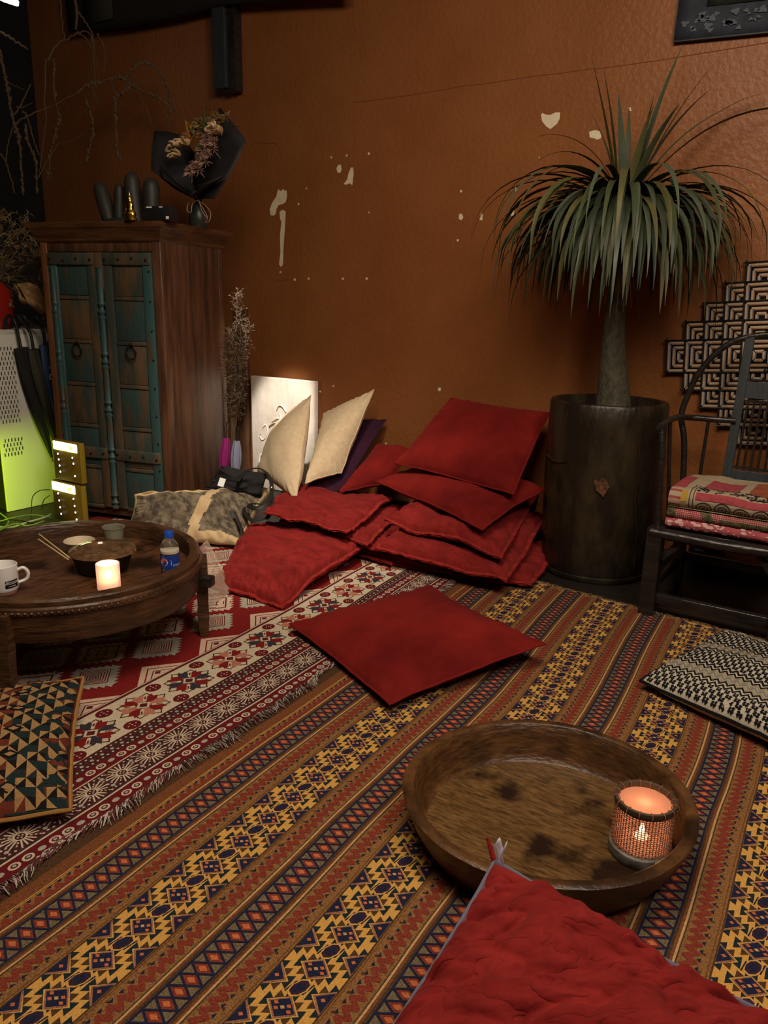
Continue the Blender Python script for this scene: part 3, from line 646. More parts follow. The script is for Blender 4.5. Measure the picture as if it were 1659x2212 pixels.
# patterned cushions: woven polygons laid on the cover
class Pat:
    def __init__(s, surf, sx, sy): s.surf = surf; s.sx = sx; s.sy = sy; s.mb = MB(); s.mats = []; s.mi = {}
    def mid(s, m):
        if m.name not in s.mi: s.mi[m.name] = len(s.mats); s.mats.append(m)
        return s.mi[m.name]
    def P(s, x, y, lay): return s.surf(min(max(x/s.sx, 0.001), 0.999), min(max(y/s.sy, 0.001), 0.999), 1, 0.0010+0.0006*lay)
    def poly(s, pts, m, lay=0): s.mb.add([s.P(x, y, lay) for x, y in pts], [tuple(range(len(pts)))], s.mid(m))
    def tri(s, a, b, c, m, lay, k=2):
        # subdivided triangle so that it follows the curve
        V = {}
        for i in range(k+1):
            for j in range(k+1-i):
                u, v = i/k, j/k; V[i, j] = s.P(a[0]+(b[0]-a[0])*u+(c[0]-a[0])*v, a[1]+(b[1]-a[1])*u+(c[1]-a[1])*v, lay)
        idx = {key: n_ for n_, key in enumerate(V)}; fs = []
        for i in range(k):
            for j in range(k-i):
                fs.append((idx[i, j], idx[i+1, j], idx[i, j+1]))
                if i+j < k-1: fs.append((idx[i+1, j], idx[i+1, j+1], idx[i, j+1]))
        s.mb.add(list(V.values()), fs, s.mid(m))
    def stroke(s, pts, w, m, lay):
        for a, b in zip(pts, pts[1:]):
            dx = b[0]-a[0]; dy = b[1]-a[1]; l = math.hypot(dx, dy); nx, ny = -dy/l*w/2, dx/l*w/2; ex, ey = dx/l*w*.35, dy/l*w*.35
            s.poly([(a[0]+nx-ex, a[1]+ny-ey), (a[0]-nx-ex, a[1]-ny-ey), (b[0]-nx+ex, b[1]-ny+ey), (b[0]+nx+ex, b[1]+ny+ey)], m, lay)
k_gold = fab('kilim_tan', (0.33, 0.19, 0.075)); k_black = fab('kilim_black', (0.010, 0.009, 0.009)); k_red = fab('kilim_red', (0.13, 0.028, 0.016)); k_teal = fab('kilim_teal', (0.014, 0.026, 0.026)); k_trim = mat('mustard_piping', (0.33, 0.16, 0.035), 0.8)
def kilim(root, surf, sx, sy):
    p = Pat(surf, sx, sy); c = 0.026; r_ = 0.030
    nx = int(sx/c); ny = int(sy/r_)
    for i in range(nx):
        for j in range(ny):
            x = i*c+0.006; y = j*r_+0.006
            par = (i+j) % 2
            jj = (i+2*j) % 5
            
            if jj == 0: continue
            A, B, Cc, D = (x, y), (x+c, y), (x+c, y+r_), (x, y+r_)
            if par: p.tri(A, B, Cc, k_gold, 1)
            else: p.tri(B, Cc, D, k_gold, 1)
            if jj in (2, 3): (p.tri(A, Cc, D, k_black, 1) if par else p.tri(A, B, D, k_black, 1))
    for bx in range(0, int(nx/6)+1):
        if bx % 2 == 0:
            x0, x1 = bx*6*c+0.006, min((bx+1)*6*c+0.006, sx-0.004)
            n_ = 16
            for a in range(6):
                xa, xb = x0+(x1-x0)*a/6, x0+(x1-x0)*(a+1)/6
                for b in range(n_): p.poly([(xa, sy*b/n_+.002), (xb, sy*b/n_+.002), (xb, sy*(b+1)/n_-.0), (xa, sy*(b+1)/n_)], k_teal, 0)
    for k in range(6):
        y = 0.07+k*0.11; x = 6*c
        p.tri((x-.028, y), (x, y-.018), (x, y+.018), k_black, 2, 1); p.tri((x+.028, y), (x, y-.018), (x, y+.018), k_black, 2, 1)
        p.tri((x-.015, y), (x, y-.009), (x, y+.009), k_gold, 3, 1); p.tri((x+.015, y), (x, y-.009), (x, y+.009), k_gold, 3, 1)
    p.mb.build('woven_pattern', p.mats, root, smooth=True, ang=0)
a0 = F(152, 1748, .06); a1 = F(180, 1464, .13); dl = Vector((-0.62, -0.50, 0))
a3 = F(0, 1776, .06); dd = (a3-a0).normalized()
cushion('kilim_cushion', 'cushion with tan and black triangles on red and teal, at the left edge', 'cushion', None,
        [a0, a0+dd*0.62, a1+dd*0.66, a1], 0.17, k_red, n=30, pull=0.04, p=0.52, wr=0.005, wf=6, seed=15, pipe=k_trim, pr=0.006, zmin=0.018, patt=kilim)
bwc = fab('cushion_ivory', (0.50, 0.45, 0.34)); bwb = fab('cushion_black', (0.010, 0.010, 0.011)); bwt = fab('cushion_beige', (0.34, 0.27, 0.17)); bwg = fab('cushion_grey', (0.22, 0.21, 0.19))
def bwpat(root, surf, sx, sy):
    p = Pat(surf, sx, sy); T = 0.030; n_ = int(sx/T)+1
    def zz_(y, w, m, lay, ph=0, amp=0.008):
        p.stroke([(i*T/2, y+(amp if (i+ph) % 2 else -amp)) for i in range(0, 2*n_)], w, m, lay)
    y = 0.0
    while y < sy:
        for i in range(n_):                             # star row: black hexagonal flecks
            x = i*T
            for (dx, dy, s_) in ((0, .012, 1), (T/2, .030, 1), (0, .048, 1), (T/2, .066, .8)):
                if y+dy > sy-0.005: continue
                a = .0115*s_; p.poly([(x+dx-a, y+dy-.003), (x+dx-.005, y+dy-.009), (x+dx-.001, y+dy-.005), (x+dx+.004, y+dy-.010), (x+dx+a, y+dy-.004), (x+dx+a*.7, y+dy+.001), (x+dx+a, y+dy+.006), (x+dx+.004, y+dy+.009), (x+dx, y+dy+.005), (x+dx-.005, y+dy+.010), (x+dx-a, y+dy+.004), (x+dx-a*.7, y+dy)], bwb, 2)
                p.poly([(x+dx-.002, y+dy-.002), (x+dx+.003, y+dy-.002), (x+dx+.003, y+dy+.003), (x+dx-.002, y+dy+.003)], bwg, 3)
        for dy, w, m in ((-.004, .005, bwb), (.082, .006, bwb), (.100, .006, bwb), (.112, .006, bwt), (.126, .007, bwg), (.140, .006, bwt), (.152, .006, bwb), (.168, .005, bwb)):
            if 0 < y+dy < sy: zz_(y+dy, w, m, 1)
        y += 0.176
    p.mb.build('woven_pattern', p.mats, root, smooth=True, ang=0)
b0 = F(1383, 1468, .05); b3 = F(1568, 1360, .13); b1 = F(1659, 1602, .05); e1 = (b1-b0).normalized()
cushion('zigzag_cushion', 'black and ivory zigzag patterned cushion at the right edge of the rug', 'cushion', None,
        [b0, b0+e1*0.68, b3+e1*0.62, b3], 0.15, bwc, n=30, pull=0.03, p=0.42, wr=0.004, wf=6, seed=16, pipe=bwb, pr=0.006, zmin=0.012, patt=bwpat)

# ------------------------------------------------------------------ round grinding-tray table
TC = Vector((-2.60, 1.70, 0)); TR = 0.49; TZ = 0.385; TF = 0.315
tab = thing('round_tray_table', 'low round dark wooden table with raised carved rim', 'table', (TC.x, TC.y, 0.012))
def twob(a, z): return 1+0.006*math.sin(3*a+1)+0.004*nz(math.cos(a)*3, math.sin(a)*3, z*8)
MB().lathe(TC, [(0.0001, TF-.03), (TR-.03, TF-.03), (TR-.03, TF-.008), (0.0001, TF-.008)], 96).build('tabletop', wood_tt, tab)
pl_d = Vector((RGT.x, RGT.y, 0)).normalized(); pl_n = Vector((-pl_d.y, pl_d.x, 0)); pl_r = TR-.034
cuts = [-pl_r, -.27, -.10, .06, .20, .33, pl_r]
for k in range(6):                                        # planks of the tabletop, with recessed joints
    a_, b_ = cuts[k]+(.0018 if k else .001), cuts[k+1]-(.0018 if k < 5 else .001); n_ = 14
    ys = [a_+(b_-a_)*i/n_ for i in range(n_+1)]; h_ = [math.sqrt(max(1e-6, pl_r**2-y*y)) for y in ys]
    out = [TC+pl_n*y+pl_d*h for y, h in zip(ys, h_)]+[TC+pl_n*y-pl_d*h for y, h in list(zip(ys, h_))[::-1]]
    top_ = [p+Vector((0, 0, TF-.001*(k % 2))) for p in out]; bot_ = [p+Vector((0, 0, TF-.009)) for p in out]; N_ = len(out)
    mb = MB(); mb.add(top_+bot_, [tuple(range(N_)), tuple(range(2*N_-1, N_-1, -1))]+[(i, N_+i, N_+(i+1) % N_, (i+1) % N_) for i in range(N_)])
    mb.build('plank', wood_tt, tab, smooth=False)
MB().lathe(TC, [(TR-.038, TF-.035), (TR-.036, TF+.02), (TR-.040, TZ-.008), (TR-.034, TZ), (TR-.006, TZ), (TR+.002, TZ-.008), (TR, TZ-.026), (TR+.007, TZ-.032), (TR+.007, TZ-.052), (TR, TZ-.058), (TR-.002, TZ-.13), (TR-.012, TZ-.155), (TR-.03, TZ-.155), (TR-.038, TF-.035)], 128, wob=twob).build('rim', wood_t, tab)
bm_ = MB()
for k in range(150):
    a = 2*PI*k/150; bm_.ball(TC+Vector((math.cos(a)*(TR+.006), math.sin(a)*(TR+.006), TZ-.042)), 0.0062, 6, 4, scale=(1, 1, .8))
bm_.build('carved_beads', wood_t, tab)['kind'] = 'stuff'
for ang in (-62, 48, 165, 262-360-10):
    a = math.radians(ang); d = Vector((math.cos(a), math.sin(a), 0)); s_ = Vector((-d.y, d.x, 0)); Rm = Matrix((d, s_, Vector((0, 0, 1)))).transposed()
    c = TC+d*(TR-.025)
    m = MB()
    ws = [(0.34, .05, .105), (0.26, .052, .105), (0.24, .045, .095), (0.12, .042, .082), (0.10, .046, .088), (.085, .042, .08), (0.012, .034, .068)]
    vs = []; fs = []
    for z_, dx, wy in ws:
        if z_ > .25: dx *= 0.9
        vs += [c+Rm@Vector((x*dx/2+.028, y*wy/2, 0))+Vector((0, 0, z_)) for x, y in ((-1, -1), (1, -1), (1, 1), (-1, 1))]
    for i in range(len(ws)-1):
        for k in range(4): fs.append((i*4+k, i*4+(k+1) % 4, (i+1)*4+(k+1) % 4, (i+1)*4+k))
    fs += [(0, 1, 2, 3), tuple(len(ws)*4-4+k for k in (3, 2, 1, 0))]
    m.add(vs, fs); m.build('leg', wood_t, tab, smooth=False)
pg = TC+Vector((math.cos(math.radians(40))*TR, math.sin(math.radians(40))*TR, .27)); pd = Vector((math.cos(math.radians(20)), math.sin(math.radians(20)), 0))
MB().bar(pg-pd*.06, pg+pd*.055, .045, .042, bev=.006).build('peg', black_w, tab)

# mug
def on(px, py, z=TF): return F(px, py, z)
p0 = on(9, 1278); mug = thing('coffee_mug', 'white coffee mug with a black label at the left edge of the round table', 'mug', p0)
mr = 0.052
MB().lathe(p0, [(.0001, .012), (mr*.93, .012), (mr, .02), (mr, .102), (mr-.003, .104), (mr-.006, .101), (mr-.006, .02), (.0001, .018)], 40).build('body', white_c, mug)
MB().lathe(p0, [(.0001, 0), (mr*.86, 0), (mr*.93, .013), (.0001, .013)], 40).build('clay_foot', clay_m, mug)
vd = (C0-p0); vd.z = 0; vd.normalize(); sd = Vector((-vd.y, vd.x, 0))       # sd points to the viewer's right
if sd.dot(RGT) < 0: sd = -sd
hd = (sd*1+vd*0.15).normalized()
MB().tube(spline([p0+hd*(mr-.002)+Vector((0, 0, .078)), p0+hd*(mr+.018)+Vector((0, 0, .084)), p0+hd*(mr+.032)+Vector((0, 0, .066)), p0+hd*(mr+.026)+Vector((0, 0, .042)), p0+hd*(mr-.004)+Vector((0, 0, .030))], 6), .0065, 8).build('handle', white_c, mug)
def wrap(name, parent, cen, r, z0, z1, a0_, a1_, m, off=.0006, seg=12):
    P = [[cen+Vector((math.cos(a)*(r+off), math.sin(a)*(r+off), z)) for z in (z0, z1)] for a in np.linspace(a0_, a1_, seg)]
    mb = MB(); mb.grid(P); return mb.build(name, m, parent, solid=0.0004)
am = math.atan2(vd.y, vd.x)
asg = 1 if Vector((-math.sin(am), math.cos(am), 0)).dot(sd) > 0 else -1
wrap('label', mug, p0, mr, .026, .054, am+asg*.10, am+asg*1.05, blk_m)
def text_on(parent, name, s, size, place, m, ext=0.0002, align='CENTER'):
    cu = bpy.data.curves.new(name, 'FONT'); cu.body = s; cu.size = size; cu.align_x = align; cu.extrude = ext; cu.resolution_u = 3
    t = bpy.data.objects.new(name, cu); col.objects.link(t)
    me = bpy.data.meshes.new_from_object(t); bpy.data.objects.remove(t)
    b = Vector((0, 0, 0)); q_ = parent
    while q_ is not None: b += q_.location; q_ = q_.parent
    for v in me.vertices: v.co = place(v.co)-b
    me.materials.clear(); me.materials.append(m)
    o = bpy.data.objects.new(name, me); col.objects.link(o); o.parent = parent; return o
def cyl(cen, r, z, ac, off=.0014): return lambda c: cen+Vector((math.cos(ac+asg*c.x/r)*(r+off+c.z), math.sin(ac+asg*c.x/r)*(r+off+c.z), z+c.y))
text_on(mug, 'lettering', 'VACUUM', .0125, cyl(p0, mr, .040, am+asg*.56), white_t)
text_on(mug, 'lettering', 'A SOMETHING', .0042, cyl(p0, mr, .031, am+asg*.56), white_t)

# candle glass with a burning tealight
p1 = on(236, 1272); cg = thing('candle_glass', 'glowing frosted candle glass on the round table', 'candle holder', p1); r = .041
frost = mat('frosted_candle_glass', (0.95, 0.80, 0.70), 0.5, trans=0.35, ior=1.2, emit=(1.0, 0.55, 0.38), estr=0.18)  # faint emission puts the flame's glow into the glass itself
MB().lathe(p1, [(.0001, 0), (r*.93, 0), (r, .006), (r, .098), (r-.003, .1), (r-.006, .098), (r-.006, .012), (.0001, .010)], 40, wob=lambda a, z: 1+.012*nz(math.cos(a)*2.5, math.sin(a)*2.5, z*25)).build('glass', frost, cg)
MB().lathe(p1, [(.0001, .012), (r*.7, .012), (r*.7, .03), (.0001, .03)], 24).build('wax', wax_m, cg)
flame_m = mat('candle_flame', (1, .8, .5), emit=(1.0, 0.72, 0.38), estr=30)
def flame(parent, p, s=1):
    MB().lathe(p, [(.0001, 0), (.004*s, .004*s), (.0052*s, .010*s), (.003*s, .019*s), (.0001, .028*s)], 10).build('flame', flame_m, parent)
flame(cg, p1+Vector((0, 0, .033)))
lamp('POINT', 'candle_light_table', p1+Vector((0, 0, .055)), p1, 1.0, (1, .66, .46), 0.012)

# black takeaway bowl with a clear lid, and chopsticks
p2 = F(220, 1187, .398); p2.z = TF; bw = thing('takeaway_bowl', 'black takeaway bowl with a clear brown-tinged lid', 'bowl', p2)
MB().lathe(p2, [(.0001, 0), (.086, 0), (.092, .006), (.114, .072), (.122, .076), (.122, .080), (.110, .078), (.088, .008), (.0001, .006)], 56).build('bowl', blk_m, bw)
lid_m = mat('clear_plastic_lid', (0.23, 0.12, 0.055), 0.12, (0.09, 0.05, 0.025), nscale=30, spec=0.8, coat=0.6)
MB().lathe(p2+Vector((.004, .0, .081)), [(.0001, .008), (.032, .008), (.036, .005), (.070, .005), (.076, .012), (.103, .012), (.109, .008), (.123, .007), (.127, -.002), (.124, -.004), (.0001, .003)], 64, wob=lambda a, z: 1+.004*math.sin(5*a)).build('lid', lid_m, bw)
cs = F(84, 1154, .45); ce = F(150, 1205, .400)
for k, (da, db) in enumerate([((0, 0, 0), (0, 0, .0)), ((.030, -.024, -.008), (.010, -.012, -.002))]):
    t = MB().bar(cs+Vector(da), ce+Vector(db), .005, .005, bev=.001).build('chopstick', mat('pale_bamboo_%d' % k, (0.62, 0.43, 0.22), 0.6))
    tag(t, ['longer pale chopstick, the upper one poking out of the black bowl', 'shorter pale chopstick lying just under the other'][k], 'chopstick')
p3 = F(171, 1167, .375); p3.z = TF; b_ = MB(); b_.lathe(p3, [(.0001, 0), (.042, 0), (.059, .057), (.062, .059), (.060, .061), (.056, .057), (.040, .004), (.0001, .004)], 40)
tag(b_.build('paper_bowl', mat('cream_paper', (0.66, 0.56, 0.38), 0.6)), 'small cream paper bowl behind the black takeaway bowl', 'bowl')
p4 = F(245, 1138, .395); p4.z = TF; b_ = MB(); b_.lathe(p4, [(.0001, 0), (.034, 0), (.043, .078), (.048, .080), (.047, .082), (.0415, .080), (.0325, .003), (.0001, .003)], 40)
tag(b_.build('plastic_cup', mat('clear_cup_plastic', (0.55, 0.55, 0.42), 0.1, trans=0.75, ior=1.15)), 'translucent plastic cup at the back of the round table', 'cup')

# cola bottle
p5 = on(370, 1256); bt = thing('soda_bottle', 'small half-full soda bottle with a blue cap and label', 'bottle', p5); r = .029
pet = mat('clear_bottle_plastic', (0.95, 0.93, 0.85), 0.05, trans=0.95, ior=1.2)
MB().lathe(p5, [(.0001, .0), (.022, 0), (r, .012), (r, .05), (r-.001, .052), (r-.001, .092), (r, .095), (r, .108), (.026, .124), (.018, .136), (.0125, .142), (.0125, .152), (.0001, .152)], 40).build('body', pet, bt)
MB().lathe(p5, [(.0001, .003), (.021, .003), (r-.002, .013), (r-.002, .098), (.0001, .098)], 32).build('cola', mat('dark_cola', (0.012, 0.004, 0.003), 0.1), bt)
MB().lathe(p5, [(r-.0015, .098), (r-.0012, .105), (.0001, .105)], 32).build('foam', mat('cola_foam', (0.75, 0.7, 0.58), 0.6), bt)
cap_m = mat('blue_cap', (0.015, 0.085, 0.50), 0.4)
MB().lathe(p5, [(.0001, .146), (.0145, .146), (.0148, .163), (.0135, .166), (.0001, .166)], 32, wob=lambda a, z: 1+.02*math.sin(24*a)).build('cap', cap_m, bt)
MB().lathe(p5, [(r+.0004, .052), (r+.0004, .093)], 40).build('label', mat('blue_label', (0.012, 0.045, 0.30), 0.35), bt, solid=.0004)
vd5 = (C0-p5); ab = math.atan2(vd5.y, vd5.x)
def arcpoly(parent, name, cen, r, ac, pts, m, off=.0012):
    mb = MB(); f = cyl(cen, r, 0, ac, off); mb.add([f(Vector((x, y, 0))) for x, y in pts], [tuple(range(len(pts)))]); return mb.build(name, m, parent, smooth=False, solid=.0002)
lc = -0.020; lz = .073; R_ = .0125
circ = [(lc+R_*math.cos(2*PI*k/24), lz+R_*math.sin(2*PI*k/24)) for k in range(24)]
arcpoly(bt, 'emblem', p5, r, ab, circ, white_t, .001)
R2 = .0108
arcpoly(bt, 'emblem', p5, r, ab, [(lc+R2*math.cos(a), lz+R2*math.sin(a)) for a in np.linspace(0.25, PI-.5, 12)]+[(lc-.004, lz+.001), (lc+.004, lz+.0035)], mat('emblem_red', (0.6, 0.02, 0.02), 0.5), .0016)
arcpoly(bt, 'emblem', p5, r, ab, [(lc+R2*math.cos(a), lz+R2*math.sin(a)) for a in np.linspace(-0.25, -PI+.5, 12)]+[(lc-.003, lz-.0035), (lc+.004, lz-.002)], mat('emblem_blue', (0.01, 0.03, 0.2), 0.5), .0016)
text_on(bt, 'lettering', 'pepsi', .0125, cyl(p5, r, .060, ab+asg*.72, .0012), mat('label_print', (0.35, 0.45, 0.7), .5))
for k in range(3): MB().ball(p5+Vector((math.cos(ab+asg*.1)*(r+.0006), math.sin(ab+asg*.1)*(r+.0006), .066+.006*k)), .0035-.0006*k, 8, 5, scale=(.3, .3, 1)).build('emblem', white_t, bt)

bt.scale = (1.18, 1.18, 1.18)

# ------------------------------------------------------------------ carved wooden tray with the mesh lantern
BC = Vector((-.632, 1.712, 0.012)); bo = thing('carved_wooden_tray', 'large deep oval wooden tray holding the lantern', 'tray', BC)
Rz = Matrix.Rotation(math.radians(25), 3, 'Z')
def bw_(a, z): return 1+.010*math.sin(2*a+.6)+.008*nz(math.cos(a)*2, math.sin(a)*2, 3)+.004*nz(math.cos(a)*9, math.sin(a)*9, z*20)
MB().lathe(BC, [(.0001, .0), (.29, 0), (.315, .01), (.345, .06), (.366, .115), (.368, .126), (.362, .130), (.343, .131), (.338, .127), (.330, .09), (.318, .045), (.310, .026), (.300, .019), (.0001, .018)], 120, ax=Rz, sx=1.0, sy=0.97, wob=bw_).build('tray_body', wood_b, bo)
MB().lathe(BC, [(.0001, .0195), (.302, .0195), (.302, .021), (.0001, .021)], 96, ax=Rz, sy=.97, wob=bw_).build('tray_floor', wood_bi, bo)
fl = BC.z+.0212
LCn = F(1381, 1838, fl); LCn.z = fl; ln = thing('mesh_candle_lantern', 'woven mesh candle lantern on a concrete foot, glowing in the tray', 'lantern', LCn)
lr = .070
MB().lathe(LCn, [(.0001, 0), (lr+.004, 0), (lr+.007, .006), (lr+.006, .026), (lr, .031), (.0001, .031)], 48, wob=lambda a, z: 1+.02*nz(math.cos(a)*3, math.sin(a)*3, z*30)).build('concrete_foot', concrete_m, ln)
g_ = MB()
zb, zt = .030, .150
for k in range(56):
    a = 2*PI*k/56; x, y = math.cos(a)*lr, math.sin(a)*lr
    g_.tube([LCn+Vector((x, y, zb)), LCn+Vector((x*1.0, y*1.0, zt))], .00125, 4, caps=False)
for k in range(21):
    z_ = zb+.003+k*(zt-zb-.006)/20; g_.tube([LCn+Vector((math.cos(2*PI*i/56)*(lr+.0012*(1 if (i+k) % 2 else -1)), math.sin(2*PI*i/56)*(lr+.0012*(1 if (i+k) % 2 else -1)), z_)) for i in range(56)], .0012, 4, closed=True)
g_.build('mesh_sleeve', rattan_m, ln)['kind'] = 'stuff'
glow_m = mat('inner_paper_glow', (0.95, 0.60, 0.42), 0.6)
nt = glow_m.node_tree; tr = nt.nodes.new('ShaderNodeBsdfTranslucent'); tr.inputs[0].default_value = (1.0, .55, .38, 1); mx = nt.nodes.new('ShaderNodeMixShader'); mx.inputs[0].default_value = .6
tp = nt.nodes.new('ShaderNodeBsdfTransparent'); mx2 = nt.nodes.new('ShaderNodeMixShader'); mx2.inputs[0].default_value = .5
nt.links.new(nt.nodes['Principled BSDF'].outputs[0], mx.inputs[1]); nt.links.new(tr.outputs[0], mx.inputs[2]); nt.links.new(mx.outputs[0], mx2.inputs[1]); nt.links.new(tp.outputs[0], mx2.inputs[2]); nt.links.new(mx2.outputs[0], nt.nodes['Material Output'].inputs[0])
MB().lathe(LCn, [(lr-.006, .031+.109*k/40) for k in range(41)], 336, wob=lambda a, z: 1+.010*math.sin(56*a)*(1+.6*math.sin(z*900))).build('glass_liner', glow_m, ln)
MB().lathe(LCn, [(lr-.004, zt-.012), (lr+.003, zt-.012), (lr+.0045, zt-.004), (lr+.0035, zt+.004), (lr-.001, zt+.006), (lr-.0045, zt+.003)], 64, closed=True).build('rim_ring', ring_m, ln)
for k in range(16):
    a = 2*PI*k/16+.1; q_ = LCn+Vector((math.cos(a)*(lr+.0), math.sin(a)*(lr+.0), zt-.003)); n_ = Vector((math.cos(a), math.sin(a), 0))
    MB().tube([q_+(n_*math.cos(t)+Vector((0, 0, 1))*math.sin(t))*.0098 for t in np.linspace(0, 2*PI, 9)[:-1]], .0010, 4, closed=True).build('binding', rattan_m, ln)
MB().lathe(LCn, [(.0001, .031), (.019, .031), (.0195, .045), (.017, .046), (.0001, .043)], 24).build('tealight', wax_m, ln)
flame(ln, LCn+Vector((0, 0, .050)), 1.25)
lamp('POINT', 'candle_light_lantern', LCn+Vector((0, 0, .066)), LCn, 4.6, (1, .50, .30), 0.006)

# ------------------------------------------------------------------ armoire
cR = W(503, 502, 3.70); zt_ = cR.z; cN = F(347, 476, zt_); cL = F(112, 487, zt_)
ex = (cR-cN); ex.z = 0; dep = ex.length; ey = ex.normalized()              # ey: into the room's depth
exx = Vector((ey.y, -ey.x, 0))                                           # exx: to the right along the front
wid = (cL-cN).length
CW, CD = wid-.10, dep-.10
org = cN-exx*(.05)+ey*.05; org.z = 0                                         # front right corner of the carcass at the floor
cab = thing('painted_armoire', 'tall teal-painted wooden armoire with iron ring pulls', 'cabinet', org-exx*CW/2+ey*CD/2)
def CP(x, y, z): return org-exx*(CW-x)+ey*y+Vector((0, 0, z))                # x from left, y into depth
RC = Matrix((exx, ey, Vector((0, 0, 1)))).transposed()
def cbox(mb, x0, x1, y0, y1, z0, z1, mi=0, bev=.0): return mb.box(CP((x0+x1)/2, (y0+y1)/2, (z0+z1)/2), (abs(x1-x0), abs(y1-y0), abs(z1-z0)), RC, mi, bev)
zc = zt_-.10
cbox(MB(), CW-.03, CW, .03, CD, .05, zc, bev=.003).build('side_panel', cab_w, cab)
cbox(MB(), 0, .03, .03, CD, .05, zc, bev=.003).build('side_panel', orange_w, cab)
cbox(MB(), .03, CW-.03, CD-.02, CD, .05, zc).build('back_panel', cab_w, cab)
cbox(MB(), .03, CW-.03, .02, CD-.02, .05, .09).build('bottom_panel', cab_w, cab)
cbox(MB(), CW-.055, CW+.004, 0, .055, 0, zc, bev=.006).build('corner_post', cab_w, cab)
cbox(MB(), -.004, .045, 0, .055, 0, zc, bev=.006).build('corner_post', orange_w, cab)['label'] = 'raw orange-brown front left post'
cbox(MB(), CW-.04, CW+.004, CD-.05, CD, 0, zc, bev=.006).build('corner_post', cab_w, cab)
cbox(MB(), 0, .04, CD-.05, CD, 0, zc, bev=.006).build('corner_post', cab_w, cab)
cbox(MB(), .04, CW-.05, .004, .05, zc-.055, zc, bev=.004).build('top_rail', cab_w, cab)
m = MB()                                                                    # flared cornice
lv = [(0.0, zc-.006), (.010, zc+.004), (.012, zc+.018), (.030, zc+.050), (.040, zc+.066), (.046, zc+.070), (.050, zc+.085), (.050, zt_-.004), (.046, zt_)]
vs = []
for o_, z_ in lv: vs += [CP(-o_, -o_, z_), CP(CW+o_, -o_, z_), CP(CW+o_, CD+o_, z_), CP(-o_, CD+o_, z_)]
fs = [(0, 3, 2, 1)]+[(len(lv)*4-4, len(lv)*4-3, len(lv)*4-2, len(lv)*4-1)]
for i in range(len(lv)-1):
    for k in range(4): fs.append((i*4+k, i*4+(k+1) % 4, i*4+4+(k+1) % 4, i*4+4+k))
m.add(vs, fs); m.build('cornice', wood_d, cab, smooth=False)
stud_m = iron_m
x0, x1 = .048, CW-.058; xm = (x0+x1)/2; zb_, zt2 = .10, zc-.058
def door(xa, xb, hinge):
    cx_ = (xa+xb)/2; d = MB(); cbox(d, xa, xb, .012, .034, zb_, zt2); dr = d.build('door', teal_w, cab, smooth=False)
    # stiles
    for a, b in ((xa, xa+.058), (xb-.058, xb)):
        cbox(MB(), a, b, -.006, .013, zb_, zt2, bev=.004).build('stile', teal_b if (a == xa) == (hinge == 'l') else olive_w, dr)
    n = 6; hh = (zt2-zb_)/n
    for k in range(n):                                                     # panels between narrow battens
        z0 = zb_+k*hh; cbox(MB(), xa+.062, xb-.062, .004, .013, z0+.012, z0+hh-.014, bev=.003).build('panel', olive_w if (k+(hinge == 'l')) % 2 else teal_w, dr)
        cbox(MB(), xa+.060, xb-.060, -.002, .013, z0-.012, z0+.010, bev=.003).build('batten', olive_w, dr)
    for zc_ in (zt2-.035, zb_+.33):                                        # strap bands with studs
        cbox(MB(), xa+.004, xb-.004, -.014, .004, zc_-.034, zc_+.034, bev=.006).build('strap_band', olive_w, dr)
        for k in range(4):
            xx = xa+.025+(xb-xa-.05)*k/3; MB().ball(CP(xx, -.016, zc_+random.uniform(-.008, .008)), .008, 8, 5).build('stud', iron_m, dr)
    for k in range(9):
        MB().ball(CP(xb-.014 if hinge == 'r' else xa+.014, -.008, zb_+.10+k*(zt2-zb_-.2)/8), .006, 8, 5).build('stud', iron_m, dr)
    rc = CP(cx_+.005, -.012, zb_+.92*(zt2-zb_)/1.55+.06)
    MB().ball(rc+Vector((0, 0, .042)), .010, 8, 5).build('ring_boss', iron_m, dr)
    MB().tube([rc+RC@Vector((math.cos(t)*.032, -.004, math.sin(t)*.040)) for t in np.linspace(0, 2*PI, 25)[:-1]], .0045, 6, closed=True).build('ring_pull', iron_m, dr)
    return dr
dl_ = door(x0, xm-.022, 'l'); dr_ = door(xm+.028, x1, 'r')
# turned half columns: one at the left edge, one on the meeting stile
def turned(x, w, m_):
    pr = []; z = zb_; top = zt2-.08
    per = (top-z)/5
    for k in range(5):
        b = z+k*per
        pr += [(w*.95, b), (w*.95, b+.012), (w*.60, b+.018), (w*.95, b+.030), (w*1.05, b+.036), (w*.70, b+.046), (w*.55, b+.062), (w*1.0, b+.078), (w*.9, b+.088), (w*.78, b+.094), (w*.86, b+per*.6), (w*.76, b+per-.008)]
    pr += [(w*.95, top)]
    mb = MB(); mb.lathe(CP(x, -.004, 0), pr, 20, sy=.75); return mb.build('turned_column', m_, cab, ang=30)
turned(x0+.026, .020, teal_b); turned(xm+.003, .026, teal_b)
cbox(MB(), xm-.024, xm+.03, -.010, .014, zt2-.20, zt2, bev=.004).build('column_block', olive_w, cab)

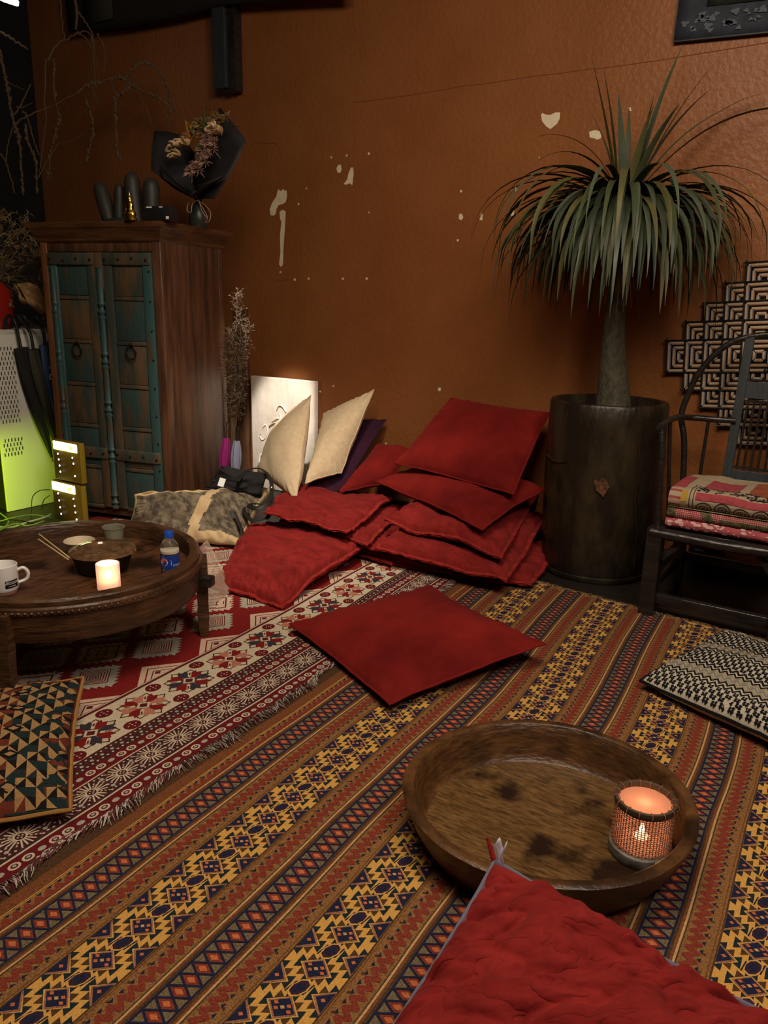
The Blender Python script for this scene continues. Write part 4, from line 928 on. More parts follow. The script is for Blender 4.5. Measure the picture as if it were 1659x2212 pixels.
# ------------------------------------------------------------------ things on the armoire
ZT = zt_
def cabpt(px, py, Yo): q = W(px, py, Yo); return q
scm = mat('dark_carved_stone', (0.022, 0.020, 0.016), 0.55, (0.035, 0.032, 0.025), nscale=10)
Ys = 3.12; bs = W(266, 478, Ys); bs.z = ZT+.001
sc = thing('black_finger_sculpture', 'black sculpture of upright rounded fingers on the armoire', 'sculpture', bs)
MB().lathe(bs, [(.0001, 0), (.125, 0), (.13, .012), (.118, .030), (.08, .042), (.0001, .044)], 32, ax=RC, sy=.45).build('base', scm, sc)
for (pb, pt, w) in (((238, 468), (213, 392), .042), ((256, 466), (258, 396), .030), ((294, 468), (283, 372), .046), ((328, 462), (326, 384), .046)):
    a = W(*pb, Ys); b = W(*pt, Ys+.01); a.z = ZT+.012
    tt = [0, .15, .3, .45, .6, .72, .82, .90, .955, .985, 1.0]; P = [a+(b-a)*t for t in tt]; rr_ = [w*(.80+.24*math.sin(PI*min(1, .15+t*.7)))*math.sqrt(max(.04, 1-max(0, (t-.78)/.222)**2.4)) for t in tt]
    MB().tube(P, rr_, 14).build('finger', scm, sc)
g0 = W(283, 479, 2.93); g0.z = ZT+.001; gs = thing('gilded_figurine', 'small gold seated figurine with a pointed crown on the armoire', 'figurine', g0)
MB().lathe(g0, [(.0001, 0), (.038, 0), (.040, .01), (.032, .018), (.036, .03), (.030, .045), (.020, .062), (.024, .078), (.016, .09), (.0001, .092)], 20, sy=.75).build('seated_body', gold_m, gs)
MB().ball(g0+Vector((0, 0, .100)), .014, 12, 8, scale=(1, .9, 1.2)).build('head', gold_m, gs)
MB().lathe(g0, [(.0145, .108), (.013, .116), (.009, .121), (.010, .126), (.005, .135), (.0001, .155)], 14).build('pointed_crown', gold_m, gs)
for s_ in (-1, 1): MB().tube([g0+Vector((s_*.020, 0, .074)), g0+Vector((s_*.031, -.006, .052)), g0+Vector((s_*.012, -.024, .036))], [.007, .007, .005], 8).build('arm', gold_m, gs)
bx = W(348, 476, 3.02); bx.z = ZT+.001; bb = thing('black_box', 'small black box with white labels at the front of the armoire top', 'box', bx)
MB().box(bx+Vector((0, 0, .037)), (.175, .075, .072), RC, bev=.003).build('carton', blk_m, bb)
for (x, z_, w, h) in ((-.045, .067, .035, .006), (.028, .067, .022, .005), (.066, .014, .018, .014)): MB().box(bx+RC@Vector((x, -.0385, z_)), (w, .001, h), RC).build('sticker', white_t, bb)

# bouquet wrapped in black paper, in a dark vase
Yb = 3.44; vb = W(430, 482, Yb); vb.z = ZT+.001
va = MB(); va.lathe(vb, [(.0001, 0), (.045, 0), (.055, .03), (.058, .07), (.046, .11), (.035, .135), (.031, .135), (.042, .10), (.0001, .02)], 28)
tag(va.build('dark_vase', mat('slate_glaze', (0.03, 0.035, 0.032), 0.35)), 'dark slate vase on the armoire holding the wrapped bouquet', 'vase')
bq = thing('wrapped_bouquet', 'dried bouquet in black wrapping paper standing in the dark vase', 'bouquet', vb+Vector((0, 0, .10)))
neck = W(428, 432, Yb)
def fan(pts, name='paper_sheet', rows=6, bul=.03):
    out = [W(x, y, Y_) for x, y, Y_ in pts]; P = []
    for q_ in out:
        row = []
        for k in range(rows+1):
            t = k/rows; v = neck+(q_-neck)*(0.06+0.94*t)+Vector((0, -bul*math.sin(PI*t), 0)); row.append(v)
        P.append(row)
    mb = MB(); mb.grid(P); return mb.build(name, blk_paper, bq, solid=.0025, ang=25)
fan([(404, 418, 3.34), (365, 398, 3.30), (326, 366, 3.32), (328, 320, 3.38), (333, 283, 3.44), (362, 284, 3.48), (392, 292, 3.52), (420, 330, 3.56)])
fan([(420, 330, 3.58), (450, 280, 3.58), (475, 232, 3.56), (497, 258, 3.52), (532, 303, 3.46), (516, 340, 3.42), (498, 372, 3.38), (480, 404, 3.36), (462, 430, 3.34)])
fan([(345, 357, 3.32), (352, 384, 3.28), (385, 406, 3.26), (410, 420, 3.26), (425, 412, 3.26)], bul=.015)
fan([(425, 400, 3.26), (444, 395, 3.26), (470, 385, 3.28), (492, 376, 3.34)], bul=.015)
MB().tube([neck+Vector((0, 0, .02)), vb+Vector((0, 0, .04))], [.022, .018], 10).build('paper_neck', blk_paper, bq)
petal_m = mat('cream_petals', (0.72, 0.56, 0.34), 0.7, (0.55, 0.36, 0.18), nscale=40); pinkp = mat('dusty_pink_florets', (0.38, 0.22, 0.18), 0.8, (0.26, 0.15, 0.09), nscale=40)
orp = mat('orange_bird_petals', (0.62, 0.22, 0.03), 0.5); grp_ = mat('bouquet_green', (0.05, 0.09, 0.02), 0.6); tanp = mat('bouquet_straw', (0.28, 0.18, 0.07), 0.8)
def petals(c, n_, L_, w, m_, name, up=Vector((0, -.5, 1)), spread=1.0):
    mb = MB()
    for k in range(n_):
        d = (up.normalized()+Vector((random.uniform(-1, 1), random.uniform(-1, .4), random.uniform(-1, 1)))*spread).normalized(); l = L_*random.uniform(.7, 1.1)
        s_ = d.cross(Vector((0, 1, .2))).normalized()
        pts = []
        for t in (0, .25, .5, .75, 1): 
            ww = w*math.sin(PI*(.12+.8*t)); cpt = c+d*l*t+Vector((0, 0, -.25*l*t*t)); pts.append([cpt-s_*ww/2, cpt+Vector((0, .004, 0)), cpt+s_*ww/2])
        mb.grid(pts)
    return mb.build(name, m_, bq, solid=.001)
for (x, y, Y_) in ((378, 318, 3.30), (398, 313, 3.30), (385, 338, 3.29), (462, 280, 3.32), (474, 288, 3.32)): petals(W(x, y, Y_), 13, .062, .040, petal_m, 'white_flower', spread=.9)
for (x, y, Y_) in ((452, 300, 3.33), (436, 345, 3.31), (425, 360, 3.30), (466, 310, 3.33), (450, 338, 3.31), (450, 310, 3.32), (440, 325, 3.32), (430, 370, 3.29), (415, 372, 3.29), (445, 350, 3.30), (460, 325, 3.34)): petals(W(x, y, Y_), 60, .052, .008, pinkp, 'pink_floret_cluster', spread=1.4)
for (x, y, Y_) in ((415, 300, 3.33), (470, 262, 3.36), (455, 275, 3.36), (435, 272, 3.36), (425, 285, 3.35), (480, 268, 3.37), (440, 290, 3.37), (490, 262, 3.38)): petals(W(x, y, Y_), 30, .07, .008, tanp, 'straw_sprig', spread=1.0)
for a, b in (((408, 305), (402, 262)), ((410, 302), (412, 268)), ((413, 305), (418, 285)), ((406, 300), (399, 258))):
    A, B = W(*a, 3.32), W(*b, 3.29); MB().tube([A, (A+B)/2+Vector((.006, 0, 0)), B], [.007, .006, .001], 6, flat=.5).build('orange_spike', orp, bq)
for a, b in (((425, 350), (423, 300)), ((428, 345), (430, 310)), ((440, 280), (441, 222)), ((490, 275), (520, 272)), ((405, 262), (422, 300))):
    A, B = W(*a, 3.30), W(*b, 3.29); MB().tube([A, (A+B)/2, B], [.009, .009, .001], 6, flat=.25).build('leaf_blade', grp_, bq)
for pts in ([(433, 436), (445, 445), (455, 460), (452, 478), (445, 480)], [(430, 436), (440, 452), (448, 470), (443, 480)], [(428, 434), (410, 436), (404, 452), (412, 460), (416, 440), (428, 432)], [(430, 434), (436, 455), (446, 470)]):
    MB().tube(spline([W(x, y, 3.32) for x, y in pts], 6), .003, 5, flat=.4).build('ribbon', mat('tan_ribbon', (0.45, 0.30, 0.18), .5) if 'tan_ribbon' not in MATS else MATS['tan_ribbon'], bq)

# ------------------------------------------------------------------ tree-trunk pot and the palm
PC = Vector((-1.285, 3.895, .0)); pot = thing('tree_trunk_pot', 'tall black hollowed tree-trunk pot beside the right cushion stack', 'pot', PC)
def pw(a, z): return 1+.012*math.sin(2*a+1)+.014*nz(math.cos(a)*1.6, math.sin(a)*1.6, z*1.5)+.005*nz(math.cos(a)*7, math.sin(a)*7, z*6)
MB().lathe(PC, [(.0001, 0), (.258, 0), (.268, .012), (.268, .030), (.262, .034), (.268, .05), (.278, .25), (.284, .5), (.286, .8), (.285, .875), (.279, .888), (.255, .890), (.248, .882), (.244, .70), (.0001, .70)], 96, wob=pw).build('trunk_shell', pot_m, pot)
MB().lathe(PC, [(.0001, .80), (.244, .80), (.244, .702), (.0001, .702)], 48).build('soil', soil_m, pot)
def potsurf(px, py, out=.002):
    d = ray(px, py); # meet the vertical cylinder of the pot
    ox, oy = C0.x-PC.x, C0.y-PC.y; A = d.x*d.x+d.y*d.y; B = 2*(ox*d.x+oy*d.y); Cq = ox*ox+oy*oy-(.287+out)**2
    t = (-B-math.sqrt(max(0, B*B-4*A*Cq)))/(2*A); return C0+d*t
m = MB(); m.add([potsurf(x, y, .001) for x, y in ((1285, 1034), (1293, 1041), (1302, 1030), (1310, 1037), (1316, 1052), (1308, 1066), (1303, 1075), (1298, 1068), (1288, 1060), (1283, 1045))], [tuple(range(10))])
m.build('worn_patch', mat('raw_wood_patch', (0.16, 0.06, 0.02), .8, (0.04, 0.018, 0.008), nscale=50, bump=.6, bscale=60), pot, smooth=False, solid=.003)
MB().tube([potsurf(x, y, .002) for x, y in ((1176, 973), (1184, 985), (1196, 995), (1210, 999), (1225, 998))], [.002, .006, .007, .005, .002], 6).build('bark_flap', pot_m, pot)
MB().tube([potsurf(x, y, .0) for x, y in ((1390, 905), (1380, 960), (1383, 1010), (1372, 1080), (1376, 1150), (1368, 1230))], [.003, .006, .004, .006, .004, .003], 6).build('bark_ridge', pot_m, pot)
palm = thing('ponytail_palm', 'ponytail palm with arching grey-green leaves growing from the trunk pot', 'plant', PC+Vector((0.02, 0, .80)))
Yp = PC.y
tk = [W(1326, 886, Yp), W(1325, 840, Yp), W(1324, 760, Yp), W(1329, 680, Yp), W(1334, 600, Yp), W(1340, 520, Yp), W(1346, 475, Yp), W(1350, 430, Yp)]
tk[0].z = .80
tp_ = spline(tk, 5); nn = len(tp_); radii = [.032+.052*max(0, 1-k/nn*1.35)**2.2+.014*(1-k/nn) for k in range(nn)]
MB().tube(tp_, radii, 24).build('trunk', bark_m, palm)
crown = tk[-1]
def leaf(az, el, L_, w, droop, m_, base_t, wmax=1):
    n_ = 13; st = crown+(tk[-2]-crown)*base_t*1.6
    p = st+Vector((math.cos(az)*.03, math.sin(az)*.03, 0)); e = el; pts = []; tw = random.uniform(-.35, .35); a = az
    for k in range(n_+1):
        t = k/n_
        d = Vector((math.cos(a)*math.cos(e), math.sin(a)*math.cos(e), math.sin(e)))
        s_ = Vector((-math.sin(a), math.cos(a), 0)); up = s_.cross(d)*-1
        ww = w*(min(1, .55+t*3.0))*(1-max(0, (t-.35)/.65)**1.6)+.0012
        q = p.copy()
        lim = YW-.07
        if q.y > lim: q.y = lim-.004*(q.y-lim)
        s2 = (s_*math.cos(tw*t)+up*math.sin(tw*t))
        pts.append([q-s2*ww/2, q-up*ww*.12*(1 if up.z > 0 else -1), q+s2*ww/2])
        p = p+d*(L_/n_); e = max(-1.50, e-droop*(1/n_)*(0.6+1.0*t)); a += random.uniform(-.02, .02)
    for row in pts:
        for q in row: q.y = min(q.y, YW-.06)
    mb = MB(); mb.grid(pts); return mb.build('leaf', m_, palm, ang=0)
random.seed(11)
def rz():                                                # azimuth, kept off the wall side more often than not
    return random.uniform(0, 2*PI)
toR = math.atan2(RGT.y, RGT.x)
cnt = 0
def pick(w=(3, 3, 1.4, 1.2)): return random.choices(leaf_ms, w)[0]
for a, e, L_, w, dr in ((toR+.3, 1.38, .78, .036, .25), (toR+PI-.1, 1.42, .62, .034, .15), (toR+PI+.15, 1.30, .70, .034, .1), (toR-.3, 1.22, .72, .03, .35), (toR+.1, 1.05, .92, .032, 1.1), (toR-.2, .95, 1.0, .034, 1.25), (toR+PI-.3, 1.2, .62, .03, 1.5),
                        (toR+PI+.2, 1.02, .62, .03, 2.0), (toR-1.5, 1.25, .45, .036, .5), (toR-1.2, 1.1, .5, .036, .5), (toR+1.4, 1.4, .5, .03, .3), (toR+2.5, 1.3, .5, .03, .4), (toR-.6, 1.2, .6, .034, .6), (toR-2.2, 1.3, .5, .034, .3), (toR, 1.48, .5, .036, .1)):
    leaf(a, e, L_*.9, w, dr, random.choice(leaf_ms[:3]), 0); cnt += 1
for k in range(105):                                     # arching tier
    leaf(rz(), random.uniform(.10, .66), random.uniform(.68, .90), random.uniform(.026, .040), random.uniform(1.9, 2.7), pick(), random.uniform(0, .4)); cnt += 1
for k in range(120):                                     # drooping skirt
    leaf(rz(), random.uniform(-.1, .45), random.uniform(.55, .78), random.uniform(.026, .040), random.uniform(1.5, 2.3), pick((3, 2, 1.5, 3)), random.uniform(0, .9)); cnt += 1
for k in range(46):                                      # broad leaves in front
    leaf(toR-PI/2+random.uniform(-1.0, 1.0), random.uniform(.1, .5), random.uniform(.58, .74), random.uniform(.036, .047), random.uniform(1.9, 2.5), random.choice((leaf_ms[0], leaf_ms[1], leaf_ms[1], leaf_ms[2])), random.uniform(0, .8)); cnt += 1
dd_ = MB()
for k in range(110):
    a = rz(); p = crown+(tk[3]-crown)*random.uniform(.2, .62); L_ = random.uniform(.12, .34)
    q = p+Vector((math.cos(a)*L_*.45, math.sin(a)*L_*.45, -L_*.8)); q.y = min(q.y, YW-.02)
    dd_.tube([p, (p+q)/2+Vector((math.cos(a)*.03, math.sin(a)*.02, .02)), q], [.003, .0025, .0008], 4, flat=.4)
dd_.build('dead_leaf_strands', dead_m, palm)['kind'] = 'stuff'
random.seed(5)

# ------------------------------------------------------------------ dark chair
CHX = -.60; xl, xr = -.865, -.335; yf, yb = 3.425, 3.93; zs = .40
ch = thing('dark_wooden_armchair', 'low black wooden armchair with bowed back at the right edge', 'chair', (CHX, 3.68, 0))
def leg(a, b, w0, w1, name='leg'):
    a = Vector(a); b = Vector(b); vs = []
    for c_, w_ in ((a, w0), (b, w1)): vs += [c_+Vector((x*w_/2, y*w_/2, 0)) for x, y in ((-1, -1), (1, -1), (1, 1), (-1, 1))]
    mb = MB(); mb.add(vs, [(0, 3, 2, 1), (4, 5, 6, 7)]+[(i, (i+1) % 4, 4+(i+1) % 4, 4+i) for i in range(4)])
    o = mb.build(name, black_w, ch, smooth=False); md = o.modifiers.new('bevel', 'BEVEL'); md.width = .004; md.segments = 2; return o
for x in (xl, xr):
    leg((x, yf, 0.008), (x, yf, zs+.012), .068, .066); leg((x, yb-.03, 0.0), (x, yb-.03, zs), .055, .055)
MB().tube([(xl-.02, yf-.01, zs-.01), (CHX, yf-.012, zs-.016), (xr+.02, yf-.01, zs-.01)], .030, 12, flat=.85).build('front_seat_rail', black_w, ch)
for x in (xl, xr): MB().bar((x, yf, zs-.02), (x, yb, zs-.02), .045, .05, bev=.008).build('side_seat_rail', black_w, ch)
MB().bar((xl, yb-.02, zs-.02), (xr, yb-.02, zs-.02), .045, .05, bev=.008).build('rear_seat_rail', black_w, ch)
MB().box((CHX, (yf+yb)/2, zs-.004), (xr-xl-.03, yb-yf-.04, .016), bev=.004).build('seat', black_w, ch)
MB().bar((xl+.02, yf+.005, .085), (xr-.02, yf+.005, .085), .034, .05, bev=.006).build('front_stretcher', black_w, ch)
MB().bar((xl+.02, yb-.03, .16), (xr-.02, yb-.03, .16), .03, .045, bev=.006).build('rear_stretcher', black_w, ch)
for x in (xl, xr): MB().bar((x, yf, .13), (x, yb-.03, .13), .03, .04, bev=.006).build('side_stretcher', black_w, ch)
for s_, x in ((1, xl), (-1, xr)): MB().bar((x+s_*.03, yf+.01, zs-.13), (x+s_*.11, yf+.01, zs-.04), .02, .03, bev=.004).build('bracket', black_w, ch)
def mir(p): return Vector((2*CHX-p.x, p.y, p.z))
bowL = [W(1455, 1040, yb-.02), W(1462, 960, yb), W(1472, 900, yb+.01), W(1484, 858, yb+.02), W(1508, 808, yb+.03), W(1545, 765, yb+.04), W(1592, 735, yb+.05)]
bowL[0] = Vector((xl-.012, yb-.03, zs-.01)); bowL[1].x = (bowL[0].x+bowL[2].x)/2
top = W(1640, 722, yb+.055); top.x = CHX
MB().tube(spline(bowL+[top]+[mir(p) for p in bowL[::-1]], 6), .0145, 10).build('bowed_back_rail', black_w, ch)
for f in (lambda p: p, mir):
    arm = [W(1588, 913, yb+.0), W(1540, 908, yb-.02), W(1495, 902, yb-.03), W(1465, 903, yb-.08), W(1425, 916, yb-.25), W(1385, 930, yb-.40)]
    zz_ = arm[2].z
    for p in arm: p.z = zz_+(.0 if p.y > yb-.1 else .0)
    arm[-1] = Vector((xl-.045, yf+.03, zz_+.005)); arm[-2] = Vector((xl-.055, yf+.20, zz_+.01)); arm[-3] = Vector((xl-.06, yb-.12, zz_+.006))
    MB().tube(spline([f(p) for p in arm], 6), .0145, 10).build('armrest', black_w, ch)
    MB().tube(spline([f(Vector((xl-.04, yf+.05, zz_))), f(Vector((xl-.022, yf+.035, zz_-.12))), f(Vector((xl-.012, yf+.03, zs+.15))), f(Vector((xl, yf+.02, zs)))], 5), .013, 8).build('arm_post', black_w, ch)
    MB().tube([f(Vector((xl-.05, yf+.22, zz_))), f(Vector((xl-.01, yf+.22, zs)))], .009, 8).build('spindle', black_w, ch)
    a = f(W(1530, 912, yb-.02)); b = f(W(1508, 1040, yb-.04)); b.z = zs; MB().tube([a, b], .008, 8).build('spindle', black_w, ch)
    a = f(W(1622, 722, yb+.05)); b = f(W(1566, 1036, yb-.03)); b.z = zs-.0
    MB().bar(b, a, .040, .018, bev=.003, up=Vector((0, 1, 0))).build('back_stile', bluegrey_w, ch, smooth=False)
def bk(z, dx): return Vector((CHX+dx, yb-.03+.08*(z-zs)/.8, z))
zsp = lambda py: W(1620, py, yb).z
for (z0, z1, wd, m_) in ((zsp(862), zsp(826), .085, bluegrey_w), (zsp(1050), zsp(1018), .115, bluegrey_w)):
    MB().bar(bk(z0, 0), bk(z1, 0), wd*2, .012, bev=.002, up=Vector((0, 1, 0))).build('splat_panel', m_, ch, smooth=False)
for z_ in (zsp(868), zsp(822), zsp(1012)): MB().bar(bk(z_, -.10), bk(z_, .10), .014, .010).build('splat_rail', black_w, ch)
for dx in (-.055, -.028, .0, .028, .055): MB().tube([bk(zsp(1016), dx*1.1), bk(zsp(868), dx)], .0055, 6).build('splat_spindle', black_w, ch)
MB().ball(bk(zsp(800), 0), .012, 8, 6).build('splat_knob', black_w, ch)

# folded textiles on the seat
tp_red = mat('printed_pink_cotton', (0.38, 0.06, 0.07), .9, (0.30, 0.04, 0.05), nscale=30, bump=.3, bscale=80); tp_cr = mat('printed_cream_cotton', (0.38, 0.30, 0.19), .9, bump=.3, bscale=90); tp_bk = mat('printed_black', (0.02, 0.014, 0.014), .9)
tp_or = mat('printed_orange', (0.33, 0.09, 0.03), .9, (0.22, 0.05, 0.02), nscale=30); tp_ol = mat('printed_olive', (0.14, 0.12, 0.05), .9, (0.03, 0.03, 0.015), nscale=60); tp_ye = mat('printed_mustard', (0.40, 0.26, 0.03), .9); tp_pk = mat('printed_rose', (0.42, 0.09, 0.10), .9, (0.34, 0.06, 0.07), nscale=30); tp_lp = mat('printed_light_pink', (0.60, 0.36, 0.32), .9)
def fold(name, label, x0, x1, y0, y1, z0, z1, m, seed, deco, lump=0.0):
    root = thing(name, label, 'textile', ((x0+x1)/2, (y0+y1)/2, z0), 'folded printed textiles on the chair seat' if False else None)
    n_ = 40; hm = (z1-z0)/2; zc_ = (z0+z1)/2
    def S(x, t, off=0):                                   # t runs 0..1 round the front edge from the underside over the top
        h = hm+lump*(.5+.5*nz(x*7+seed, t*1.5))+.002*nz(x*30, seed)
        zc2 = z0+h
        e = min(1, max(.35, (x-x0)/.03), max(.35, (x1-x)/.03)) if False else 1
        if t < .35: a = -PI/2+PI*t/.35; return Vector((x, y0+h-math.cos(a)*(h+off)+.004*nz(x*9, seed), zc2+math.sin(a)*(h+off)))
        yy = y0+h+(t-.35)/.65*(y1-y0-h); return Vector((x, yy, zc2+h+off+.004*nz(x*12+seed, yy*14)+lump*.5*nz(x*5, yy*9, seed)))
    P = [[S(x0+(x1-x0)*i/n_, j/24) for j in range(25)] for i in range(n_+1)]
    mb = MB(); mb.grid(P); mb.grid([[Vector((x0+(x1-x0)*i/n_, y, z0)) for y in (y0+.01, y1)] for i in range(n_+1)][::-1])
    for xx, rev in ((x0, 0), (x1, 1)):
        vs = [S(xx, j/24) for j in range(25)]+[Vector((xx, y1, z0))]; mb.add(vs, [tuple(range(26))[::-1] if rev else tuple(range(26))])
    mb.add([S(x0, 1), S(x1, 1), Vector((x1, y1, z0)), Vector((x0, y1, z0))], [(0, 1, 2, 3)])
    mb.build('folded_cloth', m, root)
    p = Pat(None, 1, 1); p.P = lambda x, t, lay: S(x, t, .0012+.0006*lay)
    deco(p, x0, x1); 
    if p.mb.v: p.mb.build('printed_pattern', p.mats, root, ang=0)
    return root
def spiral(p, cx_, ct, rx, rt, m, w, turns=2.6, lay=3):
    n_ = int(turns*18); pts = [(cx_+rx*k/n_*math.cos(2*PI*turns*k/n_), ct+rt*k/n_*math.sin(2*PI*turns*k/n_)) for k in range(n_+1)]
    for a, b in zip(pts, pts[1:]):
        dx = b[0]-a[0]; dy = (b[1]-a[1])*(rx/rt); l = math.hypot(dx, dy) or 1e-6; nx, ny = -dy/l*w/2, dx/l*w/2*(rt/rx)
        p.poly([(a[0]+nx, a[1]+ny), (a[0]-nx, a[1]-ny), (b[0]-nx, b[1]-ny), (b[0]+nx, b[1]+ny)], m, lay)
def strip(p, x0, x1, t0, t1, m, lay, nx=24, nt=4):
    p.mb.grid([[p.P(x0+(x1-x0)*i/nx, t0+(t1-t0)*j/nt, lay) for j in range(nt+1)] for i in range(nx+1)], p.mid(m))
def deco_bottom(p, x0, x1):
    random.seed(3)
    for k in range(90):
        x = random.uniform(x0+.01, x1-.01); t = random.uniform(.03, .34); r = random.choice((.004, .005, .011)); q = [(x+r*math.cos(a), t+r*3.4*math.sin(a)) for a in np.linspace(0, 2*PI, 9)[:-1]]
        p.poly(q, tp_lp, 2)
def deco_mid(p, x0, x1):
    strip(p, x0, x0+.035, .02, .6, tp_ol, 2, 4, 8)
    for i in range(60):
        x = x0+.04+i*.0085
        if x > x1-.01: break
        for j in range(9): p.poly([(x, .04+j*.035), (x+.0045, .04+j*.035), (x+.0045, .058+j*.035), (x, .058+j*.035)], tp_lp if x < x0+.22 else tp_cr, 1)
    for xx in (x0+.12,):
        n_ = 8; p.mb.grid([[p.P(xx+.05*(1-j/n_)+w_, .03+.33*j/n_, 3) for j in range(n_+1)] for w_ in (0, .042)], p.mid(tp_ol))
    strip(p, x0+.22, x1-.02, .06, .18, tp_ol, 3, 20, 4)
def deco_top(p, x0, x1):
    strip(p, x0, x0+.05, .0, .8, tp_red, 1, 4, 8); strip(p, x0+.05, x0+.075, .16, .30, tp_ye, 2, 3, 3); strip(p, x0+.05, x0+.085, .02, .12, tp_cr, 2, 3, 3)
    strip(p, x0+.085, x0+.088, 0, .5, tp_bk, 3, 2, 8); strip(p, x0+.10, x0+.103, 0, .5, tp_bk, 3, 2, 8)
    strip(p, x0+.11, x1-.003, .19, .28, tp_red, 2)
    for k in range(5): spiral(p, x0+.15+k*.075, .095+.012*(k % 2), .036, .085, tp_bk, .0045)
    random.seed(9)
    for k in range(110):
        x = random.uniform(x0+.11, x1-.01); t = random.uniform(.30, .46); p.poly([(x-.007, t), (x, t-.012), (x+.008, t+.004), (x+.001, t+.014)], tp_bk, 2)
    strip(p, x0+.12, x0+.26, .48, .8, tp_red, 2); strip(p, x0+.30, x1-.01, .46, .8, tp_or, 2)
X0 = W(1440, 1110, 3.45).x
fold('folded_textile', 'bottom folded textile on the chair, pink with pale dots', X0, X0+.50, 3.435, 3.86, zs+.018, zs+.056, tp_pk, 1, deco_bottom)
fold('folded_textile', 'middle folded textile on the chair, checked pink with olive patches', X0+.002, X0+.50, 3.44, 3.86, zs+.058, zs+.108, tp_red, 2, deco_mid)
fold('folded_textile', 'top folded textile on the chair, with black spirals on cream', X0+.004, X0+.50, 3.43, 3.85, zs+.110, zs+.165, tp_cr, 3, deco_top, lump=.022)
# small black socket box on the wall under the chair
sx_ = W(1520, 1192, YW); bx = MB(); bx.box(sx_+Vector((.02, -.03, 0)), (.17, .06, .10), bev=.006)
sb = thing('socket_box', 'small black socket box on the wall under the chair', 'socket', sx_+Vector((.02, -.03, -.05))); bx.build('housing', blk_m, sb)
MB().box(sx_+Vector((-.01, -.062, .022)), (.045, .004, .010), bev=.002).build('indicator_strip', mat('grey_strip', (.2, .2, .2), .4), sb)
MB().box(sx_+Vector((-.03, -.062, -.01)), (.012, .003, .012)).build('socket_hole', hole_m, sb)

# ------------------------------------------------------------------ yarn wall hanging behind the chair
HC = W(1641, 767, YW); yh = YW-.022
wh = thing('yarn_wall_hanging', 'stepped black and cream yarn wall hanging of nested squares behind the chair', 'wall hanging', (HC.x, yh, HC.z-.5))
yc = fab('yarn_cream', (0.50, 0.38, 0.26)); yk = fab('yarn_black', (0.010, 0.008, 0.008)); yo = fab('yarn_orange', (0.30, 0.13, 0.05)); yb_ = fab('yarn_blue_grey', (0.16, 0.18, 0.24)); yn = fab('yarn_navy', (0.012, 0.014, 0.035))
cw = .088; cc0 = .16
def cpos(i): return 0 if i == 0 else (1 if i > 0 else -1)*(cc0/2+cw*(abs(i)-.5))
tilt = Matrix.Rotation(math.radians(-4), 3, 'Y')
def HP(x, z, dy=0): return Vector((HC.x, yh+dy, HC.z))+tilt@Vector((x, 0, z))
RT = tilt
for i in range(-4, 5):
    for j in range(-4, 5):
        if abs(i)+abs(j) > 4: continue
        w_ = cc0 if i == 0 else cw; h_ = cc0 if j == 0 else cw
        cx_, cz_ = cpos(i), cpos(j); m_ = MB()
        m_.box(HP(cx_, cz_), (w_, .006, h_), RT, 0)
        sx_i = -1 if i < 0 else (1 if i > 0 else 0); sz_j = -1 if j < 0 else (1 if j > 0 else 0)
        if HC.x+cx_ > -.2: pass
        nlev = 3
        for lev in range(nlev):
            d = .011+lev*.024; tck = .0100; mi = 1
            mi2 = 2
            # outer edges only: the side(s) away from the centre
            L_ = cx_-w_/2; R_x = cx_+w_/2; B_ = cz_-h_/2; T_ = cz_+h_/2
            def vb_(x, z0, z1, mm): m_.box(HP(x, (z0+z1)/2, -.004), (tck, .004, z1-z0), RT, mm); m_.box(HP(x+tck*.8, (z0+z1)/2, -.0035), (tck*.5, .003, z1-z0-.004), RT, mi2 if lev % 2 else 3)
            def hb_(z, a, b, mm): m_.box(HP((a+b)/2, z, -.004), (b-a, .004, tck), RT, mm); m_.box(HP((a+b)/2, z-tck*.8, -.0035), (b-a-.004, .003, tck*.5), RT, mi2)
            if i == 0 and j == 0:
                vb_(L_+d, B_+d, T_-d, mi); vb_(R_x-d, B_+d, T_-d, mi); hb_(B_+d, L_+d, R_x-d, mi); hb_(T_-d, L_+d, R_x-d, mi)
            elif j == 0:
                xo = L_+d if sx_i < 0 else R_x-d; xi = R_x if sx_i < 0 else L_; a, b = sorted((xo, xi))
                vb_(xo, B_+d, T_-d, mi); hb_(B_+d, a, b-.004, mi); hb_(T_-d, a, b-.004, mi)
            elif i == 0:
                zo = B_+d if sz_j < 0 else T_-d; zi = T_ if sz_j < 0 else B_; a, b = sorted((zo, zi))
                hb_(zo, L_+d, R_x-d, mi); vb_(L_+d, a, b-.004, mi); vb_(R_x-d, a, b-.004, mi)
            else:
                xo = L_+d if sx_i < 0 else R_x-d; xi = R_x-.004 if sx_i < 0 else L_+.004; zo = B_+d if sz_j < 0 else T_-d; zi = T_-.004 if sz_j < 0 else B_+.004
                if abs(xo-xi) < .01: continue
                a, b = sorted((xo, xi)); hb_(zo, a, b, mi); a, b = sorted((zo, zi)); vb_(xo, a, b, mi)
        m_.build('yarn_panel', [yk, yc, yo, yb_, yn], wh, smooth=False)
for i in range(-5, 5):                                   # black rods between the panels
    e = (cc0/2+cw*i) if i >= 0 else -(cc0/2+cw*(-i-1))
    k = abs(i) if i >= 0 else abs(i+1); 
    ext = cc0/2+cw*(4-k)
    if i >= 0 or True:
        MB().tube([HP(e, -ext-.012, -.008), HP(e, ext+.012, -.008)], .0042, 6).build('rod', black_w, wh)
        MB().tube([HP(-ext-.012, e, -.010), HP(ext+.012, e, -.010)], .0042, 6).build('rod', black_w, wh)

